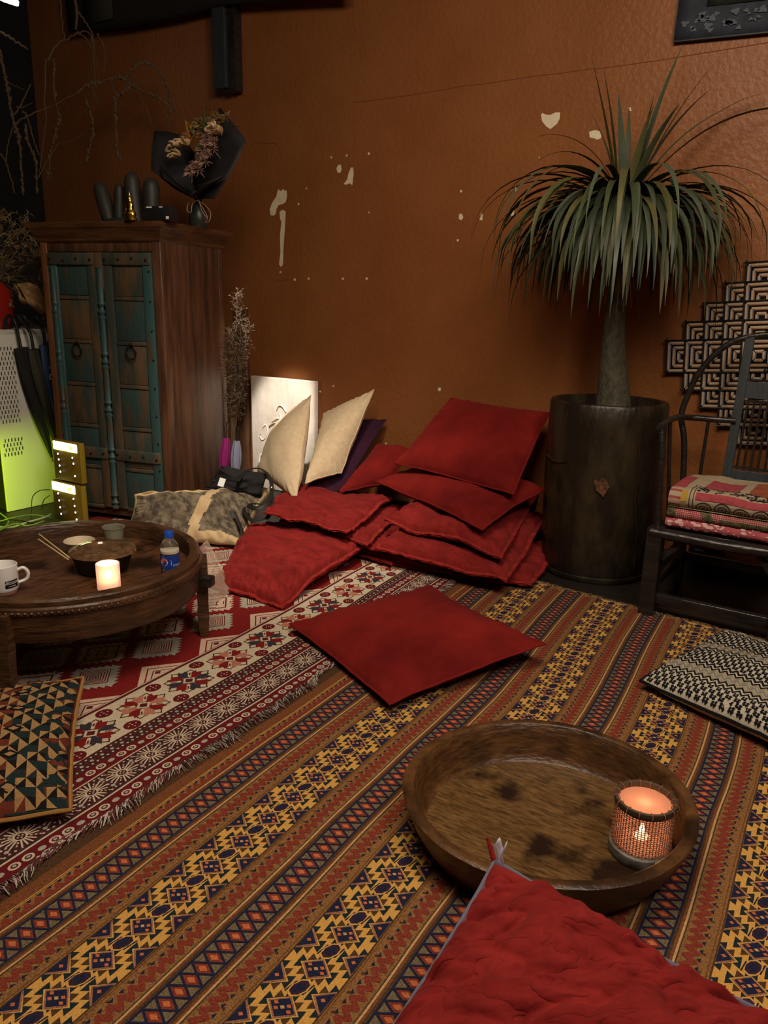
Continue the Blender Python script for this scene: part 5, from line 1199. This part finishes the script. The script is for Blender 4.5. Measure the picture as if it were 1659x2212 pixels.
# ------------------------------------------------------------------ fabric picture, beam, valance and lamp near the ceiling
bl = W(1457, 92, YW-.01); tl = W(1478, -60, YW-.01); wdt = 1.0
frm_ = thing('bordered_fabric_picture', 'dark fabric wall hanging with a blue-grey floral border, top right', 'wall hanging', bl)
ax_ = (Vector((W(1659, 72, YW-.01).x, bl.y, W(1659, 72, YW-.01).z))-bl).normalized(); az_ = (tl-bl).normalized()
def FP(a, b, o=0): return bl+ax_*a+az_*b+Vector((0, -o, 0))
Pg = [[FP(a, b, .012+.004*nz(a*4, b*4)) for b in np.linspace(0, .7, 14)] for a in np.linspace(0, wdt, 18)]
MB().grid(Pg).build('border_cloth', mat('blue_grey_border', (0.030, 0.036, 0.05), .8, (0.018, 0.02, 0.03), nscale=20), frm_, solid=.008)
MB().grid([[FP(a, b, .020+.003*nz(a*5, b*5, 3)) for b in np.linspace(.13, .7, 12)] for a in np.linspace(.13, wdt-.13, 16)]).build('inner_panel', mat('black_green_cloth', (0.010, 0.012, 0.008), .7, (0.02, 0.02, 0.014), nscale=30, stretch=(1, 1, 8)), frm_, solid=.004)
MB().tube([FP(0, .7, .014), FP(0, 0, .014), FP(wdt, 0, .014), FP(wdt, .7, .014)], .007, 6).build('edge_binding', blk_m, frm_)
flw = mat('pale_floral_print', (0.09, 0.10, 0.12), .8)
random.seed(21); fm = MB()
for k in range(75):
    side = random.random()
    if side < .8: a = random.uniform(.08, wdt-.05); b = random.uniform(.03, .10)
    else: a = random.uniform(.03, .11); b = random.uniform(.03, .6)
    r = random.uniform(.008, .020); n_ = 9
    fm.add([FP(a+r*(1+.35*math.cos(3*t+k))*math.cos(t), b+r*.7*(1+.35*math.cos(3*t+k))*math.sin(t), .0215) for t in np.linspace(0, 2*PI, n_+1)[:-1]], [tuple(range(n_))])
fm.build('floral_print', flw, frm_, smooth=False)['kind'] = 'stuff'
Yv = YW-.09
bmr = thing('hanging_timber_bracket', 'short black timber post hanging from the dark valance', 'bracket', W(490, 200, Yv))
def vpost(x0_, x1_, y0_, y1_, dpt, off):
    a = W(x0_, y1_, Yv); b = W(x1_, y1_, Yv); c = W((x0_+x1_)/2, y0_, Yv)
    MB().box(((a.x+b.x)/2, Yv+off, (a.z+c.z)/2), (b.x-a.x, dpt, c.z-a.z), bev=.004).build('timber_board', bluegrey_w if dpt < .05 else black_w, bmr, smooth=False)
vpost(467, 493, 0, 195, .045, 0); vpost(484, 509, 8, 199, .07, .035)
vp = [(150, 70), (168, 65), (210, 61), (260, 57), (330, 45), (400, 31), (460, 15), (520, 6), (600, 1), (660, -3), (760, -8)]
rows = []
for x, y in vp:
    a = W(x, y, Yv-.02); rows.append([Vector((a.x, a.y+.015*nz(x*.02, t*2)-.01*math.sin(t*3), a.z+t*.75)) for t in np.linspace(0, 1, 8)])
val = thing('dark_cloth_valance', 'dark sagging cloth valance along the top of the wall', 'valance', W(300, 60, Yv-.02))
MB().grid(rows).build('valance_cloth', mat('brown_black_cloth', (0.016, 0.011, 0.007), .9), val, solid=.010)
MB().tube([r_[0] for r_ in rows], .008, 6).build('hem', blk_m, val)
a = W(182, 56, Yv-.045); b = W(245, 52, Yv-.045); MB().grid([[Vector((x, a.y, a.z+t)) for t in (0, .2, .4, .6)] for x in (a.x, (a.x+b.x)/2, b.x)]).build('patch', mat('grey_olive_patch', (0.030, 0.026, 0.015), .9), val, solid=.003)
lp = W(14, -2, 3.3); wl = thing('bright_ceiling_lamp', 'small bright white lamp at the top left corner', 'lamp', lp)
MB().box(lp, (.11, .11, .035), Matrix.Rotation(.4, 3, 'Y'), bev=.01).build('lit_panel', mat('lamp_glow', (1, 1, .95), emit=(1, .97, .88), estr=5), wl)
MB().box(lp+Vector((0, .01, .035)), (.13, .13, .03), Matrix.Rotation(.4, 3, 'Y'), bev=.01).build('housing', blk_m, wl)
MB().tube([lp+Vector((0, 0, .04)), Vector((lp.x, lp.y, ZC))], .006, 6).build('suspension_rod', blk_m, wl)

# ------------------------------------------------------------------ carved slab, plank, dried stems and small umbrellas by the wall
s0 = W(541, 812, YW-.07); s1 = W(678, 828, YW-.07)
sl = thing('carved_stone_slab', 'brightly lit pale stone slab with worn relief, leaning on the wall', 'carving', ((s0.x+s1.x)/2, YW-.07, 0.003))
MB().box(((s0.x+s1.x)/2, YW-.045, s0.z/2+.002), (s1.x-s0.x, .05, s0.z), bev=.006).build('slab', stone_w, sl)
ys = YW-.072
for pts, r in (([(562, 938), (566, 925), (574, 918), (577, 930), (573, 945), (566, 950), (561, 942)], .006), ([(582, 920), (592, 914), (606, 912), (618, 914), (626, 913)], .010), ([(583, 948), (594, 940), (606, 934), (622, 920)], .011), ([(598, 885), (604, 876), (612, 880), (618, 890)], .007),
               ([(560, 1000), (562, 985), (572, 980), (584, 990)], .008), ([(604, 895), (606, 905), (604, 910)], .008), ([(588, 912), (600, 904), (616, 905)], .012)):
    MB().tube(spline([W(x, y, ys) for x, y in pts], 5), r, 8, flat=.5).build('relief_figure', stone_w, sl)
a = W(518, 1010, YW-.03); b = W(541, 1010, YW-.03); zt3 = W(530, 665, YW-.03).z
pl_ = MB(); pl_.box(((a.x+b.x)/2, YW-.028, zt3/2), (b.x-a.x, .03, zt3), bev=.004)
tag(pl_.build('wooden_plank', cab_w), 'narrow brown plank upright against the wall, left of the pale slab', 'plank')
random.seed(31)
Yt = 3.47
ds = thing('dried_branch_bunch', 'tall bunch of dried leafy stems standing between armoire and pale slab', 'dried flowers', W(503, 1012, Yt))
base_ = W(503, 1030, Yt); base_.z = .25
stems = []; tw_ = MB(); lf = MB()
for (x, y) in ((512, 635), (520, 690), (497, 720), (532, 705), (490, 745), (508, 800), (520, 815), (498, 850), (516, 860)):
    t_ = W(x, y, Yt+random.uniform(-.05, .05)); pts = spline([base_+Vector((random.uniform(-.02, .02), 0, 0)), W(503+(x-503)*.35, 900+(y-900)*.3 if y < 850 else y+60, Yt), (W(503+(x-503)*.8, (y+920)/2, Yt)+t_)/2, t_], 8)
    MB().tube(pts, [.004*(1-.6*k/len(pts)) for k in range(len(pts))], 5).build('stem', dry_m, ds)
    for p in pts[10:]:
        for k in range(7):
            d = Vector((random.uniform(-1, 1), random.uniform(-.6, .6), random.uniform(-.3, 1))).normalized(); l = random.uniform(.015, .055); q = p+d*l
            tw_.tube([p, q], [.0012, .0008], 3)
            for j in range(3):
                s_ = (d+Vector((random.uniform(-1, 1), random.uniform(-1, 1), random.uniform(-1, 1)))*.8).normalized(); n2 = s_.cross(Vector((random.uniform(-1, 1), random.uniform(-1, 1), .3))).normalized(); l2 = random.uniform(.010, .020)
                lf.add([q, q+s_*l2*.5+n2*l2*.18, q+s_*l2, q+s_*l2*.5-n2*l2*.18], [(0, 1, 2, 3)])
tw_.build('twiglets', dry_m, ds)['kind'] = 'stuff'; lf.build('dry_leaves', dry_p, ds, smooth=False)['kind'] = 'stuff'
vsb = W(500, 1040, Yt); vsb.z = 0
vv = MB(); vv.lathe(vsb, [(.0001, 0), (.050, 0), (.055, .02), (.052, .26), (.056, .30), (.050, .30), (.046, .02), (.0001, .015)], 32)
tag(vv.build('umbrella_jar', mat('dark_clay_jar', (0.03, 0.02, 0.014), .6)), 'dark clay jar holding dried stems and small umbrellas beside the armoire', 'jar')
def small_umbrella(name, label, pb, pt, m_, w, hm):
    a = W(*pb, Yt-.02); b = W(*pt, Yt-.02); r_ = thing(name, label, 'umbrella', a)
    n_ = 12; P = [a+(b-a)*.72*(k/n_) for k in range(n_+1)]; seg = 16
    mb = MB(); prof = [(w*(.25+.75*math.sin(PI*min(.95, .1+.75*k/n_))), (P[k]-a).length) for k in range(n_+1)]
    z_ = (b-a).normalized(); x_ = z_.orthogonal().normalized(); y_ = z_.cross(x_)
    mb.lathe(a, prof, 24, ax=Matrix((x_, y_, z_)).transposed(), wob=lambda an, z: 1+.18*math.sin(an*6+z*9)); mb.build('folded_canopy', m_, r_)
    MB().tube([a+(b-a)*.70, b], .006, 8).build('shaft', hm, r_)
    MB().tube([a+(b-a)*.9, b], .010, 8).build('handle', hm, r_)
chrome = mat('chrome_shaft', (.5, .5, .55), .25, metal=1)
small_umbrella('folding_umbrella', 'magenta folded umbrella in the jar beside the armoire', (482, 1035), (492, 912), mat('magenta_nylon', (0.30, 0.02, 0.16), .5), .030, chrome)
small_umbrella('folding_umbrella', 'pale blue-white folded umbrella in the jar beside the armoire', (508, 1035), (513, 920), mat('pale_blue_nylon', (0.26, 0.28, 0.40), .5), .028, blk_m)

# ------------------------------------------------------------------ tote bag, jacket, straps
def crumple(P, amp, f, seed):
    for row in P:
        for v in row: v += Vector((0, 0, amp*(nz(v.x*f+seed, v.y*f)+.5*nz(v.x*f*2.3, v.y*f*2.3, seed))))
    return P
cor = [F(264, 1160, .05), F(522, 1180, .04), F(594, 1054, .22), F(290, 1068, .30)]
def bagface(s_, t_):
    w_ = .04*nz(s_*5, t_*5, 2)
    if .03 < s_ < .50+w_ and .04 < t_ < .86-.25*s_+w_: return 1
    if .57+w_ < s_ < .93 and .12+.1*(1-s_) < t_+w_ < .80: return 1
    return 0
bag = cushion('canvas_tote_bag', 'slumped cream canvas tote bag with grey print behind the round table', 'bag', None, cor, .20, [canvas_m, print_m], n=64, pull=.06, p=.45, wr=.035, wf=5, seed=51, crease=.022, crot=.7, cf=.7, zmin=.018, fmat=bagface)
chrome_b = mat('steel_buckle', (.5, .5, .5), .25, metal=1)
strp = mat('black_strap', (0.012, 0.010, 0.009), .6)
def strap(pts, w=.012, parent=bag): return MB().tube(spline([F(x, y, z_) for x, y, z_ in pts], 7), w, 6, flat=.25).build('strap', strp, parent)
strap([(512, 1040, .34), (530, 1018, .37), (560, 1012, .37), (582, 1030, .34), (587, 1062, .28), (576, 1088, .24), (552, 1098, .22), (535, 1092, .22)], .013)
strap([(586, 1065, .27), (588, 1095, .22), (574, 1122, .17), (548, 1126, .16), (530, 1110, .18), (528, 1094, .20), (543, 1088, .21), (572, 1090, .22)], .012)
strap([(505, 1106, .20), (514, 1125, .16), (523, 1148, .12), (521, 1172, .08)], .010)
MB().ball(F(586, 1054, .30), .012, 8, 6).build('buckle', chrome_b, bag)
MB().tube(spline([cor[0]+(cor[3]-cor[0])*t+(cor[1]-cor[0])*(.012+.030*4*t*(1-t)) for t in (.35, .5, .65, .8, .93)], 5), .006, 6, flat=.4).build('lime_edge_binding', mat('lime_binding', (0.38, 0.42, 0.03), .7), bag)
jk = [F(440, 1056, .26), F(566, 1086, .18), F(580, 1022, .34), F(478, 1004, .41)]
jacket = cushion('crumpled_jacket', 'crumpled black jacket with a white tag behind the tote bag', 'jacket', None, jk, .22, blk_fab, n=44, pull=.08, p=.6, wr=.045, wf=5, seed=61, crease=.025, zmin=.05)
tg = F(479, 1042, .40); MB().box(tg, (.035, .004, .045), Matrix.Rotation(-.5, 3, 'X')@Matrix.Rotation(.3, 3, 'Z')).build('white_tag', white_t, jacket)
# clear plastic bag hanging against the table
pm = bpy.data.materials.new('clear_plastic_film'); pm.use_nodes = True; nt = pm.node_tree; b_ = nt.nodes['Principled BSDF']; b_.inputs['Base Color'].default_value = (.55, .43, .33, 1); b_.inputs['Roughness'].default_value = .12; b_.inputs['Specular IOR Level'].default_value = .9
tp2 = nt.nodes.new('ShaderNodeBsdfTransparent'); mx = nt.nodes.new('ShaderNodeMixShader'); mx.inputs[0].default_value = .28
nt.links.new(tp2.outputs[0], mx.inputs[1]); nt.links.new(b_.outputs[0], mx.inputs[2]); nt.links.new(mx.outputs[0], nt.nodes['Material Output'].inputs[0])
pa, pb_, pc_, pd_ = F(428, 1328, .02), F(505, 1274, .02), F(448, 1166, .20), F(424, 1188, .22)
pbag = thing('clear_plastic_bag', 'crumpled clear plastic bag hanging at the right side of the round table', 'bag', pa)
for sgn in (0, 1):
    P = []
    for i in range(29):
        s = i/28; row = []
        for j in range(33):
            t = j/32; v = (pa*(1-s)+pb_*s)*(1-t)+(pd_*(1-s)+pc_*s)*t
            n_ = .020*nz(s*6+sgn*5, t*3, 2)+.012*nz(s*16, t*6+sgn*4, 5)
            v = v+Vector((.5, -.6, .25))*(n_+(.028 if sgn else -.02)*math.sin(PI*s)*math.sin(PI*min(1, t+.15))); v.z = max(v.z, .016); row.append(v)
        P.append(row)
    MB().grid(P).build('film', pm, pbag, ang=0)

# ------------------------------------------------------------------ counter with perforated side, umbrellas, red vase and dried flowers
XP = -4.66; f0 = F(18, 1107); y0_ = f0.y; zt4 = WX(70, 712, XP).z; y1_ = 3.20
ct = thing('perforated_counter', 'white perforated metal counter side left of the armoire, lit yellow-green', 'counter', (XP-.3, (y0_+y1_)/2, 0.0))
MB().box((XP-.31, (y0_+y1_)/2, zt4-.015), (.62, y1_-y0_, .03), bev=.003).build('worktop', peg_m, ct)
MB().box((XP-.31, (y0_+y1_)/2, zt4/2-.015), (.56, y1_-y0_-.03, zt4-.04)).build('carcass', dark_wall_m, ct)
MB().box((XP-.008, (y0_+y1_)/2, zt4/2), (.016, y1_-y0_, zt4-.005), bev=.002).build('perforated_panel', peg_m, ct)
sl_ = MB(); z = zt4-.11; r_i = 0
while z > zt4-.62 or (zt4-.78 < z < zt4-.0) or (zt4*.24 < z < zt4*.40):
    if z > zt4*.50 or zt4*.30 < z < zt4*.42:
        y = y0_+.02+(.010 if r_i % 2 else 0)
        while y < y1_-.4:
            sl_.box((XP+.0008, y, z), (.0022, .0055, .022)); y += .022
    z -= .0295; r_i += 1
    if z < zt4*.28: break
sl_.build('slots', hole_m, ct, smooth=False)['kind'] = 'stuff'
def umb(name, label, top_, bot_, w, m_, dy, logo=False, hook=True):
    Xu = XP+.05+dy
    a = WX(*top_, Xu); b = WX(*bot_, Xu); r_ = thing(name, label, 'umbrella', b, 'umbrellas hooked over the counter edge' if False else None)
    z_ = (b-a).normalized(); x_ = z_.orthogonal().normalized(); y_ = z_.cross(x_); L_ = (b-a).length; n_ = 16
    prof = [(w*(.30+.75*math.sin(PI*(.18+.75*(k/n_)))**.8)*(1-.75*(k/n_)**2.2), L_*(.0+k/n_)) for k in range(n_+1)]
    mb = MB(); mb.lathe(a, prof, 30, ax=Matrix((x_, y_, z_)).transposed(), wob=lambda an, z: 1+.16*math.sin(an*5+z*6)+.05*math.sin(11*an)); mb.build('folded_canopy', m_, r_)
    if hook:
        h0 = Vector((XP-.02, a.y-.01, zt4+.02))
        MB().tube(spline([a, a+Vector((-.01, -.005, .10)), Vector((XP+.035, a.y-.012, zt4+.05)), Vector((XP+.0, a.y-.02, zt4+.085)), Vector((XP-.05, a.y-.02, zt4+.06)), Vector((XP-.06, a.y-.02, zt4+.01))], 5), .010, 8).build('crook_handle', blk_m, r_)
        MB().tube([b, b+(b-a).normalized()*.03], .004, 6).build('ferrule', chrome, r_)
    return r_, a, b
umb('hooked_umbrella', 'leftmost black umbrella hooked on the counter edge', (45, 752), (112, 988), .052, blk_fab, 0)
umb('hooked_umbrella', 'dark olive umbrella hooked on the counter, between the black and the blue ones', (72, 755), (126, 975), .050, mat('olive_black_nylon', (0.022, 0.022, 0.010), .7), .06)
ub, a, b = umb('hooked_umbrella', 'blue umbrella with white print hooked on the counter edge', (97, 745), (126, 920), .042, mat('navy_blue_nylon', (0.012, 0.04, 0.12), .6), .12)
cm_ = (a+(b-a)*.38)+Vector((.044, -.02, 0))
MB().tube([cm_+Vector((.0, .012*math.cos(t), .016*math.sin(t))) for t in np.linspace(.6, 2*PI-.6, 12)], .0028, 5).build('printed_emblem', white_t, ub)
MB().box(cm_+Vector((.002, .008, 0)), (.003, .010, .02)).build('printed_emblem', white_t, ub)
MB().box(cm_+Vector((-.004, .0, .055)), (.003, .014, .006)).build('printed_emblem', white_t, ub); MB().box(cm_+Vector((-.004, .006, .070)), (.003, .008, .006)).build('printed_emblem', white_t, ub)
umb('hooked_umbrella', 'short black umbrella hanging highest, next to the armoire', (118, 735), (150, 838), .058, blk_fab, .10)
vz = WX(-8, 711, XP-.22); vz = Vector((XP-.2, WX(-5, 711, XP-.2).y, zt4+.001))
vz_h = WX(10, 612, XP-.2).z-zt4
vr = abs(WX(36, 690, XP-.2).y-vz.y)*.80
vr = min(max(vr, .09), .16)
rv = MB(); rv.lathe(vz, [(.0001, 0), (vr*.72, 0), (vr*.95, vz_h*.25), (vr, vz_h*.6), (vr*.9, vz_h*.85), (vr*.62, vz_h), (vr*.58, vz_h), (vr*.85, vz_h*.8), (.0001, .02)], 40)
tag(rv.build('red_vase', red_glaze), 'glossy red vase on the counter at the far left edge', 'vase')
random.seed(77)
df = thing('dried_flower_arrangement', 'dense tangle of dried straw-coloured flowers above the red vase', 'dried flowers', vz+Vector((0, 0, vz_h)))
dm = MB(); dm2 = MB()
cen_ = vz+Vector((0, 0, vz_h))
for k in range(230):
    px_ = random.uniform(-20, 118); py_ = random.uniform(455, 655)
    if px_ > 60 and py_ < 500+ (px_-60)*1.2: continue
    if px_ > 40 and py_ > 640: continue
    q = WX(px_, py_, XP-.2+random.uniform(-.12, .18)); 
    if k % 4 == 0: dm2.tube(spline([cen_+Vector((0, 0, -.03)), (cen_+q)/2+Vector((random.uniform(-.05, .05), random.uniform(-.05, .05), random.uniform(0, .08))), q], 4), .0022, 4)
    for j in range(5):
        d = Vector((random.uniform(-1, 1), random.uniform(-1, 1), random.uniform(-.8, 1))).normalized(); l = random.uniform(.018, .05)
        n2 = d.orthogonal().normalized()
        dm.tube([q, q+d*l*.5+n2*l*.2, q+d*l], [.002, .005, .0015], 5, flat=.5)
dm.build('straw_florets', dry_y, df)['kind'] = 'stuff'; dm2.build('stems', dry_m, df)['kind'] = 'stuff'
def curl(name, pts, w, m_, parent):
    c_ = spline([WX(x, y, XP+.02+z_) for x, y, z_ in pts], 6); P = []
    for k, q in enumerate(c_):
        t = k/(len(c_)-1); d = (c_[min(k+1, len(c_)-1)]-c_[max(k-1, 0)]).normalized(); s_ = d.cross(Vector((1, 0, .2))).normalized(); ww = w*math.sin(PI*(.12+.80*t))**.7
        P.append([q+s_*ww*(v-.5)*(1+.12*math.sin(9*t+v*3))+Vector((.03, 0, 0))*math.sin(PI*v*2+5*t) for v in np.linspace(0, 1, 9)])
    return MB().grid(P).build(name, m_, parent, solid=.002)
curl('curled_leaf', [(48, 612, 0), (62, 630, .03), (82, 650, .05), (102, 676, .06)], .13, dry_leaf, df)
curl('curled_leaf', [(40, 618, 0), (50, 640, .03), (62, 655, .04)], .08, dry_leaf, df)
gm = MB()
for k in range(70):
    a = WX(random.uniform(95, 125), random.uniform(655, 680), XP+.0); b = a+Vector((random.uniform(0, .05), random.uniform(-.10, .22), random.uniform(-.20, .02)))
    gm.tube([a, (a+b)/2+Vector((.03, 0, .04)), b], [.002, .0015, .0008], 4)
tag(gm.build('dried_grass_tuft', dry_leaf), 'drooping tuft of dried brown grass between the counter and armoire', 'dried grass')
# bare branches reaching across the top left
Zs = 4.1475
BR = [([(0, 280), (120, 360), (250, 440)], .010), ([(-40, 450), (0, 470), (30, 620), (70, 800), (90, 950), (130, 1120), (170, 1250), (190, 1500), (210, 1740)], .011),
 ([(690, 830), (800, 750), (900, 740), (1000, 705), (1100, 700), (1160, 770), (1100, 830), (1040, 860), (1030, 900)], .007), ([(1130, 690), (1220, 590), (1310, 560), (1400, 610), (1470, 720), (1520, 880), (1520, 1000), (1500, 1150)], .006),
 ([(1160, 760), (1250, 740), (1380, 740), (1450, 800)], .005), ([(1170, 770), (1300, 820), (1400, 870), (1500, 930), (1600, 1020)], .004), ([(410, 540), (400, 900), (410, 1050), (380, 1350), (350, 1550)], .006),
 ([(480, 530), (490, 850), (530, 1050), (510, 1150), (450, 1400), (430, 1600)], .007), ([(430, 540), (500, 410), (620, 340), (700, 300), (760, 340), (830, 450), (850, 560)], .006), ([(820, 760), (870, 900), (900, 960)], .005),
 ([(660, -40), (690, 120), (680, 270)], .010), ([(700, 110), (790, 230), (830, 330), (850, 700), (870, 800)], .006), ([(760, 890), (820, 1030), (830, 1200), (770, 1450)], .007), ([(1040, 900), (1030, 1000), (1050, 1300), (1080, 1420)], .007),
 ([(1250, 830), (1320, 1000), (1370, 1150)], .004), ([(870, 300), (940, 450), (930, 650)], .006), ([(520, 1285), (650, 1260), (760, 1190)], .0025), ([(60, 730), (150, 775), (230, 810)], .003), ([(150, 960), (210, 960), (290, 930)], .004),
 ([(110, 1050), (180, 950), (280, 750)], .006), ([(130, 1120), (240, 1040), (420, 970), (690, 830)], .006), ([(690, 290), (800, 300), (860, 500), (880, 720)], .005), ([(0, 1370), (50, 1450), (100, 1600), (130, 1740)], .006), ([(50, 1450), (80, 1250), (130, 1120)], .005),
 ([(540, -40), (560, 200), (580, 380)], .005), ([(220, 1100), (260, 1300), (320, 1450), (330, 1740)], .008), ([(330, 1600), (420, 1450), (520, 1285)], .005), ([(1000, 740), (1030, 850)], .005), ([(200, 1000), (240, 1040), (300, 1250), (360, 1400)], .006)]
bt_ = thing('bare_willow_branches', 'bare dried branches with dangling catkins arching across the top left', 'branches', WX(40, 640, XP-.1))
def bpt(x, y):
    t = min(1, max(0, x/1600)); return W(x/Zs, y/Zs, 3.25+.75*t)
def cdep(q):  # nothing behind the wall
    q.y = min(q.y, YW-.04); return q
for pts, r in BR:
    S_ = spline([cdep(bpt(x, y)) for x, y in pts], 6)
    for q in S_: q += Vector((random.uniform(-.006, .006), 0, random.uniform(-.006, .006)))
    MB().tube(S_, [r*(1-.45*k/len(S_)) for k in range(len(S_))], 6).build('branch', dry_m, bt_)
cb = MB()
for pts, r in (BR[3], BR[5], BR[2], BR[13], BR[12], BR[7], BR[1], BR[25]):
    for q in spline([cdep(bpt(x, y)) for x, y in pts], 9):
        if random.random() < .8: cb.ball(q+Vector((random.uniform(-.012, .012), random.uniform(-.01, .01), random.uniform(-.008, .008))), random.uniform(.005, .010), 5, 4, scale=(1, 1, 1.6))
cb.build('catkins', dry_m, bt_)['kind'] = 'stuff'

# ------------------------------------------------------------------ stacked yellow meters with lit displays
Yl = 2.70; yel = mat('yellow_plastic', (0.27, 0.18, 0.012), .45)
ledm = mat('lit_display', (1, 1, .6), emit=(0.95, 1.0, 0.42), estr=9); led2 = mat('lit_round_lamp', (1, 1, 1), emit=(0.85, 0.95, 1.0), estr=4); ringm = mat('chrome_bezel', (.5, .5, .5), .3, metal=1)
def meter(name, label, tlp, trp, blp, brp, disp, leds):
    q = [W(*tlp, Yl), W(*trp, Yl), W(*brp, Yl), W(*blp, Yl)]
    xm0 = (q[0].x+q[3].x)/2; xm1 = (q[1].x+q[2].x)/2; z1 = (q[0].z+q[1].z)/2; z0 = (q[2].z+q[3].z)/2
    r_ = thing(name, label, 'meter', ((xm0+xm1)/2, Yl+.018, z0))
    w_, h_ = xm1-xm0, z1-z0; c_ = Vector(((xm0+xm1)/2, Yl+.018, (z0+z1)/2))
    MB().box(c_, (w_, .036, h_-.002), bev=.006).build('casing', yel, r_)
    MB().box(c_+Vector((disp[0]*w_, -.019, disp[1]*h_)), (disp[2]*w_, .006, disp[3]*h_), bev=.004).build('display', ledm, r_)
    MB().box(c_+Vector(((disp[0]+.22)*w_, -.023, disp[1]*h_)), (.12*w_, .002, .10*h_), bev=.0005).build('display_key', mat('display_key_green', (.3, .35, .05), emit=(.7, .8, .1), estr=2) if 'display_key_green' not in MATS else MATS['display_key_green'], r_)
    for (u, v) in leds:
        p = c_+Vector((u*w_, -.018, v*h_)); MB().lathe(p, [(.0001, 0), (.0085, 0), (.0085, .005), (.006, .007), (.0001, .005)], 16, ax=Matrix.Rotation(PI/2, 3, 'X')).build('bezel', ringm, r_)
        MB().ball(p+Vector((0, -.007, 0)), .0058, 10, 6, scale=(1, .7, 1)).build('round_lamp', led2, r_)
    return c_
z_low = 1122
cA = meter('yellow_panel_meter', 'lower yellow meter with a lit display and eight round lamps', (113, 1040), (176, 1046), (118, 1126), (180, 1132), (-.10, .36, .78, .20), [(-.27, .19), (.25, .15), (-.25, .02), (.27, -.02), (-.24, -.15), (.28, -.18), (-.22, -.31), (.30, -.35)])
cB = meter('yellow_panel_meter', 'upper yellow meter stacked on the other, with a lit display and seven lamps', (114, 950), (172, 957), (117, 1037), (176, 1043), (-.02, .36, .86, .20), [(-.27, .16), (.26, .13), (-.25, .02), (.28, -.01), (-.24, -.13), (-.23, -.28), (.30, -.31)])
lamp('AREA', 'display_light', (cB.x, Yl-.12, (cA.z+cB.z)/2), (cB.x-.1, Yl-1.2, .0), 0.6, (0.85, 1.0, 0.15), 0.14)
# crate the meters stand on
zb5 = min(cA.z-.15, .3)
if cA.z > .16:
    h5 = cA.z-(W(113, 1040, Yl).z-W(118, 1126, Yl).z)/2
# cables on the floor
cabm = [mat('green_lit_cable', (0.20, 0.30, 0.06), .5), mat('black_cable', (0.012, 0.012, 0.010), .5), mat('pale_cable', (0.45, 0.50, 0.25), .5)]  # the greens are green light painted into the cable colours
CB = [([(-10, 1135, .01), (20, 1140, .012), (60, 1128, .012), (95, 1118, .02), (112, 1110, .02)], .006, 2, 'thick pale cable running to the lower yellow meter'), ([(-10, 1118, .02), (20, 1122, .03), (45, 1125, .02), (80, 1132, .01), (130, 1135, .01)], .004, 1, 'black cable crossing the floor under the pale cable'),
      ([(-10, 1150, .01), (30, 1132, .04), (60, 1136, .02), (95, 1126, .01)], .005, 0, 'cable in painted green light looping lowest on the floor left of the meters'), ([(0, 1108, .03), (18, 1124, .02), (10, 1138, .01), (-10, 1142, .01)], .004, 0, 'short cable in painted green light bending back at the left edge'),
      ([(108, 1058, .16), (85, 1060, .16), (70, 1075, .10), (68, 1105, .02), (66, 1120, .01)], .003, 1, 'thin black cable arching from the meters down to the floor'), ([(108, 1070, .12), (95, 1080, .09), (90, 1100, .02)], .0028, 1, 'shortest thin black cable beside the meters'),
      ([(-8, 1128, .02), (30, 1118, .04), (70, 1112, .03), (112, 1118, .012)], .0035, 0, 'thin cable in painted green light behind the thick pale cable')]
for pts, r, mi, lb in CB:
    tag(MB().tube(spline([F(x, y, max(z_, r+.002)) for x, y, z_ in pts], 7), r, 7).build('cable', cabm[mi]), lb, 'cable')
tag(MB().tube(spline([F(x, y, z_) for x, y, z_ in ((200, 1122, .006), (222, 1112, .02), (248, 1108, .006), (266, 1116, .02), (290, 1112, .05))], 6), .004, 6).build('leather_cord', strp), 'dark cord between the armoire and the tote bag', 'cord')
